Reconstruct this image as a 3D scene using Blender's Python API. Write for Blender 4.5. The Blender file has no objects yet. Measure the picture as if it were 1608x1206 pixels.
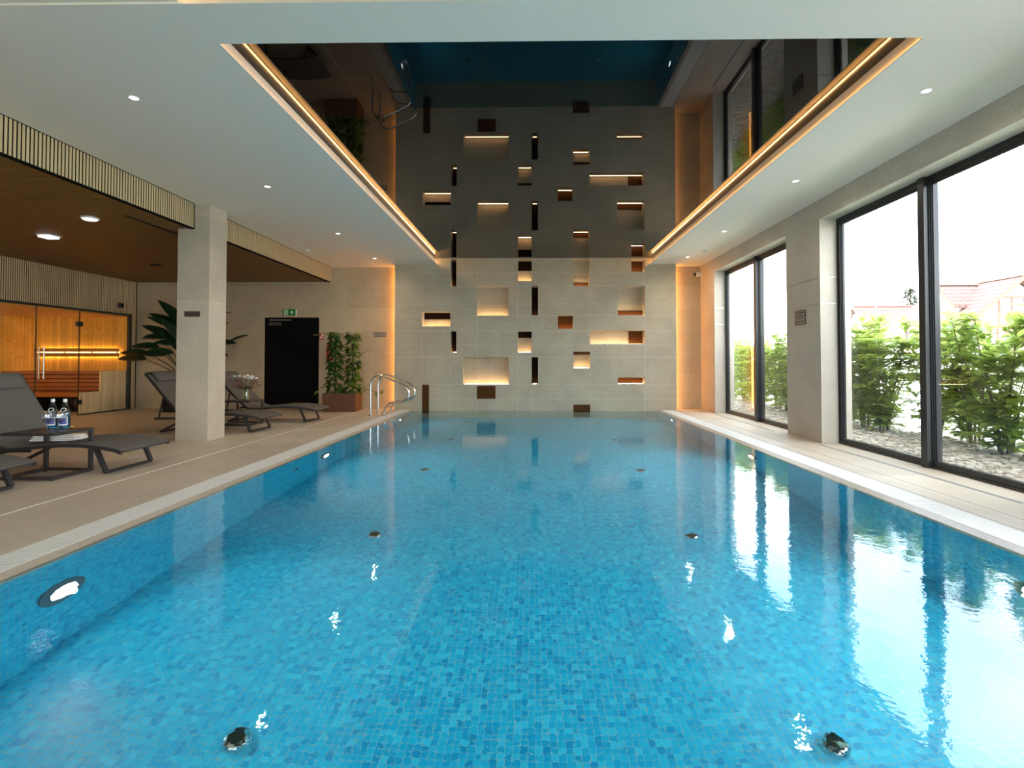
import bpy, math, random
from mathutils import Vector, Matrix
R = math.radians
random.seed(7)
SC = bpy.context.scene
COL = SC.collection

# ------------------------------------------------------------------ camera
cam_d = bpy.data.cameras.new('camera'); cam = bpy.data.objects.new('camera', cam_d); COL.objects.link(cam)
cam.location = (0, 0, 1.12)
cam.rotation_euler = (R(91.2), 0, R(0.84))
cam_d.sensor_fit = 'HORIZONTAL'; cam_d.sensor_width = 36.0
cam_d.lens = 820.0 * 36.0 / 1608.0
cam_d.shift_x = (804 - 823.98) / 1608.0
cam_d.shift_y = (549.82 - 603) / 1608.0
cam_d.clip_start = 0.05; cam_d.clip_end = 400
SC.camera = cam

# ------------------------------------------------------------------ exposure, world, sun
SC.view_settings.view_transform = 'Standard'; SC.view_settings.look = 'None'
SC.view_settings.exposure = 0.42; SC.view_settings.gamma = 1.0
SC.view_settings.use_curve_mapping = False
SC.cycles.max_bounces = 14; SC.cycles.diffuse_bounces = 5; SC.cycles.glossy_bounces = 6
SC.cycles.transmission_bounces = 8; SC.cycles.transparent_max_bounces = 20
SC.cycles.sample_clamp_indirect = 4.0; SC.cycles.sample_clamp_direct = 0.0
SC.cycles.blur_glossy = 0.6
SC.cycles.use_denoising = True

SKY = 8.4
world = bpy.data.worlds.new('sky'); SC.world = world; world.use_nodes = True
nt = world.node_tree; nt.nodes.clear()
wo = nt.nodes.new('ShaderNodeOutputWorld'); bg = nt.nodes.new('ShaderNodeBackground')
tc = nt.nodes.new('ShaderNodeTexCoord'); nz = nt.nodes.new('ShaderNodeTexNoise'); cr = nt.nodes.new('ShaderNodeValToRGB')
nz.inputs['Scale'].default_value = 3.2; nz.inputs['Detail'].default_value = 6; nz.inputs['Roughness'].default_value = .55
cr.color_ramp.elements[0].position = .36; cr.color_ramp.elements[0].color = (.46, .62, .90, 1)
cr.color_ramp.elements[1].position = .60; cr.color_ramp.elements[1].color = (1.0, .985, .95, 1)
nt.links.new(tc.outputs['Generated'], nz.inputs['Vector']); nt.links.new(nz.outputs['Fac'], cr.inputs['Fac'])
nt.links.new(cr.outputs['Color'], bg.inputs['Color']); bg.inputs['Strength'].default_value = SKY
nt.links.new(bg.outputs['Background'], wo.inputs['Surface'])

sun_d = bpy.data.lights.new('sun', 'SUN'); sun = bpy.data.objects.new('sun', sun_d); COL.objects.link(sun)
sun_d.energy = 3.2; sun_d.angle = R(1.5); sun_d.color = (1, .95, .86)
sun.rotation_euler = Vector((1.0, 0.55, -1.5)).to_track_quat('-Z', 'Y').to_euler()   # from behind the building's far side
sun.location = (-10, -6, 14)

# sampling portals in the three glazed openings (they give no light of their own)
for i, (y0, y1) in enumerate([(-.3, 2.85), (3.98, 7.2), (8.15, 11.35)]):
    ld = bpy.data.lights.new('window_portal', 'AREA'); lo = bpy.data.objects.new('window_portal', ld); COL.objects.link(lo)
    ld.shape = 'RECTANGLE'; ld.size = 3.04; ld.size_y = y1 - y0; ld.cycles.is_portal = True
    lo.location = (4.33, (y0 + y1) / 2, 1.53); lo.rotation_euler = (0, R(90), 0)

ld = bpy.data.lights.new('window_portal', 'AREA'); lo = bpy.data.objects.new('window_portal', ld); COL.objects.link(lo)  # portal of the added window behind the camera
ld.shape = 'RECTANGLE'; ld.size = 7.6; ld.size_y = 3.04; ld.cycles.is_portal = True
lo.location = (-.3, -4.42, 1.53); lo.rotation_euler = (R(90), 0, 0)

# ------------------------------------------------------------------ material helpers
def new_mat(name):
    m = bpy.data.materials.new(name); m.use_nodes = True
    t = m.node_tree; b = t.nodes['Principled BSDF']
    return m, t, b
def N(t, kind, **kw):
    n = t.nodes.new(kind)
    for k, v in kw.items(): setattr(n, k, v)
    return n
def mth(t, op, a, b=None, c=None):
    n = t.nodes.new('ShaderNodeMath'); n.operation = op
    for i, v in enumerate((a, b, c)):
        if v is None: continue
        if isinstance(v, (int, float)): n.inputs[i].default_value = v
        else: t.links.new(v, n.inputs[i])
    return n.outputs[0]
def mixc(t, f, a, b, mode='MIX'):
    n = t.nodes.new('ShaderNodeMix'); n.data_type = 'RGBA'; n.blend_type = mode
    for sock, v in ((n.inputs[0], f), (n.inputs[6], a), (n.inputs[7], b)):
        if isinstance(v, (int, float)): sock.default_value = v
        elif isinstance(v, tuple): sock.default_value = v if len(v) == 4 else v + (1,)
        else: t.links.new(v, sock)
    return n.outputs[2]
def position(t):
    return t.nodes.new('ShaderNodeNewGeometry').outputs['Position']
def noise(t, vec, scale, detail=3, rough=.5):
    n = t.nodes.new('ShaderNodeTexNoise'); n.inputs['Scale'].default_value = scale; n.inputs['Detail'].default_value = detail
    n.inputs['Roughness'].default_value = rough
    t.links.new(vec, n.inputs['Vector']); return n.outputs['Fac']
def mapr(t, v, a, b, c, d):
    n = t.nodes.new('ShaderNodeMapRange'); n.inputs[1].default_value = a; n.inputs[2].default_value = b
    n.inputs[3].default_value = c; n.inputs[4].default_value = d; t.links.new(v, n.inputs[0]); return n.outputs[0]
def bump(t, b, h, strength, dist=.01):
    n = t.nodes.new('ShaderNodeBump'); n.inputs['Strength'].default_value = strength; n.inputs['Distance'].default_value = dist
    t.links.new(h, n.inputs['Height']); t.links.new(n.outputs[0], b.inputs['Normal'])
def plain(name, col, rough=.5, metal=0.0, grain=0.0, gscale=60, spec=.5, coat=0):
    m, t, b = new_mat(name)
    b.inputs['Roughness'].default_value = rough; b.inputs['Metallic'].default_value = metal
    b.inputs['Specular IOR Level'].default_value = spec; b.inputs['Coat Weight'].default_value = coat
    if grain:
        f = mapr(t, noise(t, position(t), gscale, 4), .3, .7, 1 - grain, 1 + grain)
        v = N(t, 'ShaderNodeVectorMath', operation='SCALE'); v.inputs[0].default_value = col[:3]; t.links.new(f, v.inputs[3])
        t.links.new(v.outputs[0], b.inputs['Base Color'])
    else:
        b.inputs['Base Color'].default_value = tuple(col[:3]) + (1,)
    return m
def emit(name, col, strength):
    m, t, b = new_mat(name)
    b.inputs['Base Color'].default_value = (.8, .8, .8, 1); b.inputs['Emission Color'].default_value = tuple(col) + (1,)
    b.inputs['Emission Strength'].default_value = strength
    return m
def stone(name, col, uax, vax, bw=1.2, bh=.6, joint=.004, jcol=None, jmix=.45, grain=.12, rough=.6, off=.5, zoff=0.0, uoff=0.0):
    """large format stone tiles: joints on two world axes, grainy colour"""
    m, t, b = new_mat(name)
    p = position(t)
    s = N(t, 'ShaderNodeSeparateXYZ'); t.links.new(p, s.inputs[0])
    c = N(t, 'ShaderNodeCombineXYZ')
    t.links.new(mth(t, 'ADD', s.outputs[uax], 20.0 + uoff), c.inputs[0]); t.links.new(mth(t, 'ADD', s.outputs[vax], 20.0 + zoff), c.inputs[1])
    br = N(t, 'ShaderNodeTexBrick'); br.offset = off
    br.inputs['Scale'].default_value = 1.0; br.inputs['Brick Width'].default_value = bw; br.inputs['Row Height'].default_value = bh
    br.inputs['Mortar Size'].default_value = joint; br.inputs['Mortar Smooth'].default_value = 0.0
    br.inputs['Color1'].default_value = (.92, .92, .92, 1); br.inputs['Color2'].default_value = (1.06, 1.06, 1.06, 1)
    br.inputs['Mortar'].default_value = (1, 1, 1, 1)
    t.links.new(c.outputs[0], br.inputs['Vector'])
    g = mapr(t, noise(t, p, 45, 5, .6), .3, .7, 1 - grain, 1 + grain)
    g2 = mapr(t, noise(t, p, 2.2, 3), .3, .7, .93, 1.07)
    v = N(t, 'ShaderNodeVectorMath', operation='SCALE'); v.inputs[0].default_value = col[:3]; t.links.new(mth(t, 'MULTIPLY', g, g2), v.inputs[3])
    base = mixc(t, 1.0, v.outputs[0], br.outputs['Color'], 'MULTIPLY')
    jc = jcol or tuple(min(1, x * 1.35) for x in col[:3])
    out = mixc(t, mth(t, 'MULTIPLY', br.outputs['Fac'], jmix), base, jc)
    t.links.new(out, b.inputs['Base Color']); b.inputs['Roughness'].default_value = rough
    b.inputs['Specular IOR Level'].default_value = .35
    bump(t, b, noise(t, p, 90, 4), .12, .004)
    return m
def wood(name, col, dark, gaxis, rough=.5, board=None, baxis=0, knots=False):
    """timber: grain stretched along gaxis; optional board joints every `board` metres along baxis"""
    m, t, b = new_mat(name)
    p = position(t)
    mp = N(t, 'ShaderNodeMapping'); sc = [28, 28, 28]; sc[gaxis] = 1.6
    mp.inputs['Scale'].default_value = sc; t.links.new(p, mp.inputs['Vector'])
    f = noise(t, mp.outputs[0], 1.0, 5, .6)
    base = mixc(t, mapr(t, f, .35, .7, 0, 1), col, dark)
    if board:
        s = N(t, 'ShaderNodeSeparateXYZ'); t.links.new(p, s.inputs[0])
        q = mth(t, 'DIVIDE', mth(t, 'ADD', s.outputs[baxis], 50.0), board)
        wn = N(t, 'ShaderNodeTexWhiteNoise', noise_dimensions='1D'); t.links.new(mth(t, 'FLOOR', q), wn.inputs['W'])
        sc_ = N(t, 'ShaderNodeVectorMath', operation='SCALE'); t.links.new(base, sc_.inputs[0]); t.links.new(mapr(t, wn.outputs['Value'], 0, 1, .82, 1.12), sc_.inputs[3])
        fr = mth(t, 'FRACT', q)
        ln = mth(t, 'LESS_THAN', fr, .05)
        base = mixc(t, mth(t, 'MULTIPLY', ln, .7), sc_.outputs[0], tuple(x * .3 for x in dark[:3]))
    if knots:
        vo = N(t, 'ShaderNodeTexVoronoi'); vo.inputs['Scale'].default_value = 6.5; vo.inputs['Randomness'].default_value = 1
        t.links.new(p, vo.inputs['Vector'])
        base = mixc(t, mapr(t, vo.outputs['Distance'], .05, .16, .85, 0), base, tuple(x * .35 for x in dark[:3]))
    t.links.new(base, b.inputs['Base Color']); b.inputs['Roughness'].default_value = rough
    b.inputs['Specular IOR Level'].default_value = .3
    return m
def thin_glass(name, tint=(1, 1, 1), f0=.04, refl=1.0):
    m = bpy.data.materials.new(name); m.use_nodes = True; t = m.node_tree; t.nodes.clear()
    o = N(t, 'ShaderNodeOutputMaterial'); tr = N(t, 'ShaderNodeBsdfTransparent'); gl = N(t, 'ShaderNodeBsdfGlossy')
    tr.inputs['Color'].default_value = tuple(tint) + (1,); gl.inputs['Roughness'].default_value = 0.0; gl.inputs['Color'].default_value = (refl, refl, refl, 1)
    lw = N(t, 'ShaderNodeLayerWeight'); lw.inputs['Blend'].default_value = 0.5
    f = mth(t, 'MULTIPLY_ADD', mth(t, 'POWER', lw.outputs['Facing'], 5.0), .95 - f0, f0)   # Schlick
    mx = N(t, 'ShaderNodeMixShader'); t.links.new(f, mx.inputs[0]); t.links.new(tr.outputs[0], mx.inputs[1]); t.links.new(gl.outputs[0], mx.inputs[2])
    t.links.new(mx.outputs[0], o.inputs['Surface'])
    return m
def leaf_mat(name, c1, c2, rough=.4, transl=.35, glow=(.45, .65, .08)):
    m, t, b = new_mat(name)
    oi = noise(t, position(t), 9.0, 2)
    base = mixc(t, mapr(t, oi, .35, .65, 0, 1), c1, c2)
    t.links.new(base, b.inputs['Base Color']); b.inputs['Roughness'].default_value = rough
    tl = N(t, 'ShaderNodeBsdfTranslucent'); t.links.new(mixc(t, .6, base, glow), tl.inputs['Color'])
    mx = N(t, 'ShaderNodeMixShader'); mx.inputs[0].default_value = transl
    out = t.nodes['Material Output']; t.links.new(b.outputs[0], mx.inputs[1]); t.links.new(tl.outputs[0], mx.inputs[2]); t.links.new(mx.outputs[0], out.inputs['Surface'])
    return m

M = {}
M['paint'] = plain('white_paint', (.85, .785, .685), .6, grain=.015, gscale=80)
M['wall'] = stone('beige_stone_back', (.46, .37, .24), 0, 2, 1.3, .52, jmix=.5)
M['wall_y'] = stone('beige_stone_side', (.55, .50, .425), 1, 2, 6.0, 6.0)
M['column'] = stone('beige_stone_column', (.49, .43, .335), 0, 2, 9.0, 1.22, off=0, zoff=-.01)
M['deck'] = stone('beige_deck_tile', (.60, .515, .41), 0, 1, .9, 1.8, joint=.003, jcol=(.5, .45, .38), jmix=.3, grain=.08, rough=.45, off=.5)
M['coping'] = plain('beige_coping', (.46, .39, .31), .4, grain=.08, gscale=30)
M['grate'] = plain('white_grate', (.80, .775, .73), .45)
M['dark'] = plain('black_gap', (.01, .01, .01), .7)
M['slot'] = plain('grey_slot', (.30, .29, .28), .5)
M['white_line'] = plain('pale_channel', (.85, .83, .76), .4)
M['mirror'] = plain('black_gloss_film', (.002, .002, .002), .012, spec=.26)
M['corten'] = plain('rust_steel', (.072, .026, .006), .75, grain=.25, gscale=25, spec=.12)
M['dark_back'] = plain('dark_rust_and_slot_back', (.014, .005, .002), .8, grain=.25, gscale=25, spec=.08)
M['black_metal'] = plain('black_aluminium', (.018, .019, .021), .35, spec=.5)
M['black_door'] = plain('black_door_paint', (.004, .004, .004), .8, spec=.1)
M['steel'] = plain('polished_steel', (.78, .77, .75), .12, 1.0)
M['satin'] = plain('satin_steel', (.55, .54, .52), .3, 1.0)
M['slat'] = wood('pale_oak_slat', (.68, .53, .31), (.56, .42, .22), 2)
M['slat_dark'] = plain('black_felt_and_shade', (.006, .006, .006), .95, spec=.1)
M['ceil_slat'] = wood('brown_ceiling_slat', (.235, .125, .042), (.155, .075, .02), 0)
M['pine'] = wood('knotty_pine', (.78, .50, .12), (.66, .39, .075), 2, board=.095, baxis=0, knots=True)
M['pine_y'] = wood('knotty_pine_side', (.78, .52, .13), (.66, .41, .08), 2, board=.095, baxis=1, knots=True)
M['pine_daylit'] = wood('daylit_pine', (.86, .76, .55), (.76, .64, .42), 2, board=.085, baxis=1)  # paler pine: daylight on the bench end panels put into the colour
M['bench'] = wood('red_brown_bench', (.40, .14, .045), (.30, .09, .03), 0)
M['backrest'] = wood('tan_backrest', (.48, .24, .09), (.38, .17, .06), 0)
M['fabric'] = plain('grey_sling', (.125, .114, .102), .85, grain=.25, gscale=260, spec=.2)
M['anthracite'] = plain('anthracite_metal', (.022, .021, .021), .45)
M['table_metal'] = plain('brown_black_metal', (.035, .028, .026), .35)
M['white_plastic'] = plain('white_plastic', (.80, .79, .77), .4)
M['grey_plastic'] = plain('grey_plastic', (.45, .45, .44), .45)
M['towel'] = plain('white_towel', (.85, .83, .80), .95, grain=.05, gscale=120)
M['yellow'] = plain('yellow_cloth', (.75, .48, .06), .9, grain=.08, gscale=90)
M['soil'] = plain('pale_pebbles', (.45, .41, .34), .9, grain=.5, gscale=70)
M['glass'] = thin_glass('clear_window_glass', (.97, .985, .98))
M['sauna_glass'] = thin_glass('sauna_glass', (.98, .955, .90))
M['drink_glass'] = thin_glass('drinking_glass', (.90, .92, .93), f0=.11)
M['blue_glass'] = thin_glass('blue_bottle_glass', (.30, .60, .80), f0=.08)
M['green_vase'] = thin_glass('green_tinted_vase', (.92, .95, .86), f0=.08)
M['sign_blue'] = plain('blue_label', (.045, .07, .30), .4)
M['sign_white'] = plain('white_print', (.85, .85, .84), .45)
M['sign_plate'] = plain('bronze_plate', (.30, .25, .20), .4)
M['sign_dark'] = plain('dark_plate', (.075, .06, .045), .45)
M['ink'] = plain('black_ink', (.012, .010, .008), .6)
M['exit_green'] = plain('exit_green', (.0, .20, .035), .4)
M['exit_white'] = plain('exit_pale', (.62, .82, .55), .4)
M['red'] = plain('fire_red', (.55, .02, .02), .4)
M['led'] = emit('warm_led', (1.0, .52, .18), 34)
M['led_side'] = emit('amber_led', (1.0, .38, .06), 52)
M['led_niche'] = emit('warm_niche_led', (1.0, .62, .30), 34)
M['led_sauna'] = emit('sauna_led', (1.0, .60, .18), 18)
M['lamp_disc'] = emit('lamp_diffuser', (1.0, .90, .76), 6)
M['lamp_white'] = emit('white_lamp_diffuser', (1.0, .97, .93), 1.0)
M['pool_lamp'] = emit('pool_lamp_lens', (.92, .98, 1.0), 14)

def mosaic():
    m, t, b = new_mat('blue_mosaic')
    geo = N(t, 'ShaderNodeNewGeometry'); S = .036
    v = N(t, 'ShaderNodeVectorMath', operation='ADD'); t.links.new(geo.outputs['Position'], v.inputs[0]); v.inputs[1].default_value = (30.011, 30.011, 30.011)
    d = N(t, 'ShaderNodeVectorMath', operation='SCALE'); t.links.new(v.outputs[0], d.inputs[0]); d.inputs[3].default_value = 1 / S
    fl = N(t, 'ShaderNodeVectorMath', operation='FLOOR'); t.links.new(d.outputs[0], fl.inputs[0])
    fr = N(t, 'ShaderNodeVectorMath', operation='FRACTION'); t.links.new(d.outputs[0], fr.inputs[0])
    wn = N(t, 'ShaderNodeTexWhiteNoise', noise_dimensions='3D'); t.links.new(fl.outputs[0], wn.inputs['Vector'])
    r = N(t, 'ShaderNodeValToRGB'); r.color_ramp.interpolation = 'CONSTANT'
    cols = [(.0, .31, .52), (.0, .375, .58), (.003, .425, .62), (.008, .475, .65), (.03, .54, .69)]
    e = r.color_ramp.elements
    e[0].position = 0; e[0].color = cols[0] + (1,); e[1].position = .10; e[1].color = cols[1] + (1,)
    for pos, c in ((.32, cols[2]), (.62, cols[3]), (.86, cols[4])):
        k = e.new(pos); k.color = c + (1,)
    t.links.new(wn.outputs['Value'], r.inputs['Fac'])
    sp = N(t, 'ShaderNodeSeparateXYZ'); t.links.new(fr.outputs[0], sp.inputs[0])
    an = N(t, 'ShaderNodeVectorMath', operation='ABSOLUTE'); t.links.new(geo.outputs['Normal'], an.inputs[0])
    sn = N(t, 'ShaderNodeSeparateXYZ'); t.links.new(an.outputs[0], sn.inputs[0])
    g = None
    for i in range(3):
        edge = mth(t, 'MULTIPLY', mth(t, 'LESS_THAN', sp.outputs[i], .075), mth(t, 'LESS_THAN', sn.outputs[i], .5))
        g = edge if g is None else mth(t, 'MAXIMUM', g, edge)
    col = mixc(t, mth(t, 'MULTIPLY', g, .8), r.outputs['Color'], (.26, .42, .40))
    t.links.new(col, b.inputs['Base Color']); b.inputs['Roughness'].default_value = .35
    return m
M['mosaic'] = mosaic()

def water():
    m = bpy.data.materials.new('pool_water'); m.use_nodes = True; t = m.node_tree; t.nodes.clear()
    o = N(t, 'ShaderNodeOutputMaterial'); p = position(t)
    gl = N(t, 'ShaderNodeBsdfGlass'); gl.inputs['IOR'].default_value = 1.333; gl.inputs['Roughness'].default_value = 0.0
    gl.inputs['Color'].default_value = (.90, .985, 1.0, 1)
    h1 = noise(t, p, 5.0, 2); h2 = noise(t, p, 34.0, 2)
    h = mth(t, 'ADD', h1, mth(t, 'MULTIPLY', h2, .27))
    bp = N(t, 'ShaderNodeBump'); bp.inputs['Strength'].default_value = .22; bp.inputs['Distance'].default_value = .0075
    t.links.new(h, bp.inputs['Height']); t.links.new(bp.outputs[0], gl.inputs['Normal']); t.links.new(gl.outputs[0], o.inputs['Surface'])
    return m
M['water'] = water()

def niche_stone(xs, zs):
    m, t, b = new_mat('grey_stone_feature')
    p = position(t); s = N(t, 'ShaderNodeSeparateXYZ'); t.links.new(p, s.inputs[0])
    g = mapr(t, noise(t, p, 45, 5, .6), .3, .7, .88, 1.12); g2 = mapr(t, noise(t, p, 1.7, 3), .3, .7, .90, 1.10)
    v = N(t, 'ShaderNodeVectorMath', operation='SCALE'); v.inputs[0].default_value = (.41, .345, .245); t.links.new(mth(t, 'MULTIPLY', g, g2), v.inputs[3])
    j = None
    for ax, vals in ((0, xs), (2, zs)):
        for q in vals:
            c = mth(t, 'COMPARE', s.outputs[ax], q, .005); j = c if j is None else mth(t, 'MAXIMUM', j, c)
    t.links.new(mixc(t, mth(t, 'MULTIPLY', j, .5), v.outputs[0], (.60, .56, .47)), b.inputs['Base Color'])
    b.inputs['Roughness'].default_value = .6; b.inputs['Specular IOR Level'].default_value = .35
    bump(t, b, noise(t, p, 90, 4), .12, .004)
    return m

# ------------------------------------------------------------------ geometry helpers
def link(o, parent=None):
    COL.objects.link(o)
    if parent is not None: o.parent = parent
    return o
class MB:
    def __init__(s): s.v = []; s.f = []
    def add(s, vs, fs):
        n = len(s.v); s.v += [tuple(x) for x in vs]; s.f += [tuple(n + i for i in f) for f in fs]; return s
    def box(s, x0, x1, y0, y1, z0, z1):
        v = [(x0, y0, z0), (x1, y0, z0), (x1, y1, z0), (x0, y1, z0), (x0, y0, z1), (x1, y0, z1), (x1, y1, z1), (x0, y1, z1)]
        return s.add(v, [(0, 3, 2, 1), (4, 5, 6, 7), (0, 1, 5, 4), (1, 2, 6, 5), (2, 3, 7, 6), (3, 0, 4, 7)])
    def bar(s, a, b, w, h, up=(0, 0, 1)):
        a = Vector(a); b = Vector(b); d = (b - a).normalized(); side = d.cross(Vector(up))
        if side.length < 1e-4: side = d.cross(Vector((0, 1, 0)))
        side.normalize(); u = side.cross(d).normalized()
        v = []
        for q in (a, b):
            for i, j in ((-1, -1), (1, -1), (1, 1), (-1, 1)): v.append(q + side * (w / 2 * i) + u * (h / 2 * j))
        return s.add(v, [(3, 2, 1, 0), (4, 5, 6, 7), (0, 1, 5, 4), (1, 2, 6, 5), (2, 3, 7, 6), (3, 0, 4, 7)])
    def tube(s, pts, r, seg=10, closed=False):
        pts = [Vector(p) for p in pts]; n = len(pts); rs = r if isinstance(r, (list, tuple)) else [r] * n
        rings = []; prev = None
        for i, p in enumerate(pts):
            d = (pts[min(i + 1, n - 1)] - pts[max(i - 1, 0)]).normalized()
            if prev is None:
                a = d.cross(Vector((0, 0, 1)))
                if a.length < 1e-3: a = d.cross(Vector((0, 1, 0)))
            else: a = prev - d * prev.dot(d)
            a.normalize(); prev = a; b = d.cross(a)
            rings.append([p + (a * math.cos(2 * math.pi * k / seg) + b * math.sin(2 * math.pi * k / seg)) * rs[i] for k in range(seg)])
        v = [q for g in rings for q in g]; f = []
        for i in range(n - 1):
            for k in range(seg):
                k2 = (k + 1) % seg; f.append((i * seg + k, i * seg + k2, (i + 1) * seg + k2, (i + 1) * seg + k))
        f.append(tuple(range(seg - 1, -1, -1))); f.append(tuple((n - 1) * seg + k for k in range(seg)))
        return s.add(v, f)
    def lathe(s, prof, c=(0, 0, 0), seg=20, axis=2, cap=True):
        c = Vector(c); v = []; f = []; n = len(prof)
        for (r, h) in prof:
            for k in range(seg):
                a = 2 * math.pi * k / seg; q = [r * math.cos(a), r * math.sin(a), h]
                if axis == 0: q = [q[2], q[0], q[1]]
                elif axis == 1: q = [q[1], q[2], q[0]]
                v.append(c + Vector(q))
        for i in range(n - 1):
            for k in range(seg):
                k2 = (k + 1) % seg; f.append((i * seg + k, i * seg + k2, (i + 1) * seg + k2, (i + 1) * seg + k))
        if cap:
            f.append(tuple(range(seg - 1, -1, -1))); f.append(tuple((n - 1) * seg + k for k in range(seg)))
        return s.add(v, f)
    def prism(s, poly, to3, depth):
        """poly: 2D outline (ccw); to3(u, v, w) gives a 3D point; w = 0 or depth"""
        n = len(poly); v = [to3(u, w, 0) for u, w in poly] + [to3(u, w, depth) for u, w in poly]
        f = [tuple(range(n - 1, -1, -1)), tuple(n + i for i in range(n))]
        f += [(i, (i + 1) % n, n + (i + 1) % n, n + i) for i in range(n)]
        return s.add(v, f)
    def leaf(s, base, d, up, L, W, droop=.25, fold=.18, n=4, tip=1.0):
        base = Vector(base); d = Vector(d).normalized(); up = Vector(up); side = d.cross(up)
        if side.length < 1e-4: side = d.cross(Vector((1, 0, .1)))
        side.normalize(); up = side.cross(d).normalized()
        v = []; f = []
        for i in range(n + 1):
            t = i / n; w = W * .5 * (math.sin(math.pi * min(1, t ** .85 * .97 + .02)) ** .8 if i not in (0, n) else .06)
            c = base + d * (L * t) - up * (droop * L * t * t)
            v += [c - side * w + up * (fold * w), c, c + side * w + up * (fold * w)]
        for i in range(n):
            a = i * 3; f += [(a, a + 1, a + 4, a + 3), (a + 1, a + 2, a + 5, a + 4)]
        return s.add(v, f)
    def blob(s, c, rx, ry, rz, seg=12, rings=8):
        prof = [(math.sin(math.pi * i / rings) + 1e-4, -math.cos(math.pi * i / rings)) for i in range(rings + 1)]
        k = len(s.v); s.lathe(prof, (0, 0, 0), seg)
        for i in range(k, len(s.v)): x, y, z = s.v[i]; s.v[i] = (c[0] + x * rx, c[1] + y * ry, c[2] + z * rz)
        return s
    def build(s, name, mat, parent=None, smooth=None, bevel=0, mats=None):
        me = bpy.data.meshes.new(name); me.from_pydata(s.v, [], s.f); me.update()
        me.materials.append(mat)
        o = bpy.data.objects.new(name, me); link(o, parent)
        if smooth:
            me.polygons.foreach_set('use_smooth', [True] * len(me.polygons)); me.set_sharp_from_angle(angle=R(smooth))
        if bevel:
            b = o.modifiers.new('edge', 'BEVEL'); b.width = bevel; b.segments = 2; b.limit_method = 'ANGLE'; b.angle_limit = R(40)
        return o
def tag(o, label=None, cat=None, group=None, kind=None):
    if label: o['label'] = label
    if cat: o['category'] = cat
    if group: o['group'] = group
    if kind: o['kind'] = kind
    return o
def thing(name, label, cat, loc=(0, 0, 0), rz=0, group=None):
    o = bpy.data.objects.new(name, None); o.empty_display_size = .1; o.location = loc; o.rotation_euler = (0, 0, rz); link(o)
    return tag(o, label, cat, group)
def struct(name, loc=None):
    o = bpy.data.objects.new(name, None); link(o); o['kind'] = 'structure'
    if loc: o.location = loc
    return o
def S(o): o['kind'] = 'structure'; return o
def dup(root, loc, rz=0, label=None, group=None):
    r = root.copy(); COL.objects.link(r); r.location = loc; r.rotation_euler = (0, 0, rz)
    if label: r['label'] = label
    if group: r['group'] = group
    for ch in list(root.children):
        c = ch.copy(); COL.objects.link(c); c.parent = r
        for g in ch.children:
            d = g.copy(); COL.objects.link(d); d.parent = c
    return r
def text(body, size, loc, rot, mat, parent, name='lettering'):
    cu = bpy.data.curves.new(name, 'FONT'); cu.body = body; cu.size = size; cu.align_x = 'CENTER'; cu.align_y = 'CENTER'; cu.extrude = .0006
    cu.space_line = 1.05
    cu.materials.append(mat); q = bpy.data.objects.new(name, cu); COL.objects.link(q); me = bpy.data.meshes.new_from_object(q.evaluated_get(bpy.context.evaluated_depsgraph_get())); bpy.data.objects.remove(q)
    me.name = name; o = bpy.data.objects.new(name, me); o.location = loc; o.rotation_euler = rot; link(o, parent); return o
ORD = ['first', 'second', 'third', 'fourth', 'fifth', 'sixth', 'seventh', 'eighth', 'ninth', 'tenth', 'eleventh', 'twelfth', 'thirteenth', 'fourteenth', 'fifteenth', 'sixteenth', 'seventeenth', 'eighteenth', 'nineteenth', 'twentieth']
B = lambda *a: MB().box(*a)

# ------------------------------------------------------------------ setting: floor, pool, water
PL, PR, PN, PF = -2.735, 2.865, .6, 11.97       # pool inside faces and ends
WZ = -.02; PD = -1.29
fl = MB()
fl.box(-11.6, -3.06, -4.2, 12.5, -.3, 0)
fl.box(3.215, 4.36, -4.2, 12.5, -.3, 0)
fl.box(-3.06, 3.215, -4.2, PN - .35, -.3, 0)
S(fl.build('floor', M['deck']))
def coping(name, sgn, inner, gin, gout):
    g = MB(); n = int((12.0 - PN + .3) / .022)
    for i in range(n):
        y = PN - .3 + i * .022
        g.box(min(gin, gout), max(gin, gout), y, y + .014, -.03, 0.0)
    r = struct(name)
    g.build('grate', M['grate'], r)
    MB().box(min(gin, gout), max(gin, gout), PN - .35, PF, -.12, -.03).build('gutter', M['grey_plastic'], r)
    # sloping stone lip that runs under the water line, then the wall head
    pts = [(gin, -.002), (gin, -.06), (inner, -.06), (inner, -.026)]
    if sgn > 0: pts = pts[::-1]
    MB().prism(pts, lambda u, w, d: (u, PN - .35 + d, w), PF - PN + .35).build('stone_lip', M['coping'], r)
    return r
coping('trim_1', -1, PL, -2.825, -3.06)
coping('trim_2', 1, PR, 2.955, 3.215)
pool = struct('pool_basin')
MB().box(PL - .3, PR + .3, PN - .3, PF, PD - .2, PD).build('pool_floor', M['mosaic'], pool)
MB().box(PL - .3, PL, PN - .3, PF, PD, -.06).build('pool_side', M['mosaic'], pool)
MB().box(PR, PR + .3, PN - .3, PF, PD, -.06).build('pool_side', M['mosaic'], pool)
MB().box(PL - .3, PR + .3, PN - .35, PN, PD, -.06).build('pool_end', M['mosaic'], pool)
w = MB().add([(PL - .06, PN, WZ), (PR + .06, PN, WZ), (PR + .06, PF, WZ), (PL - .06, PF, WZ)], [(0, 1, 2, 3)])
S(w.build('pool_water', M['water']))
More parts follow.
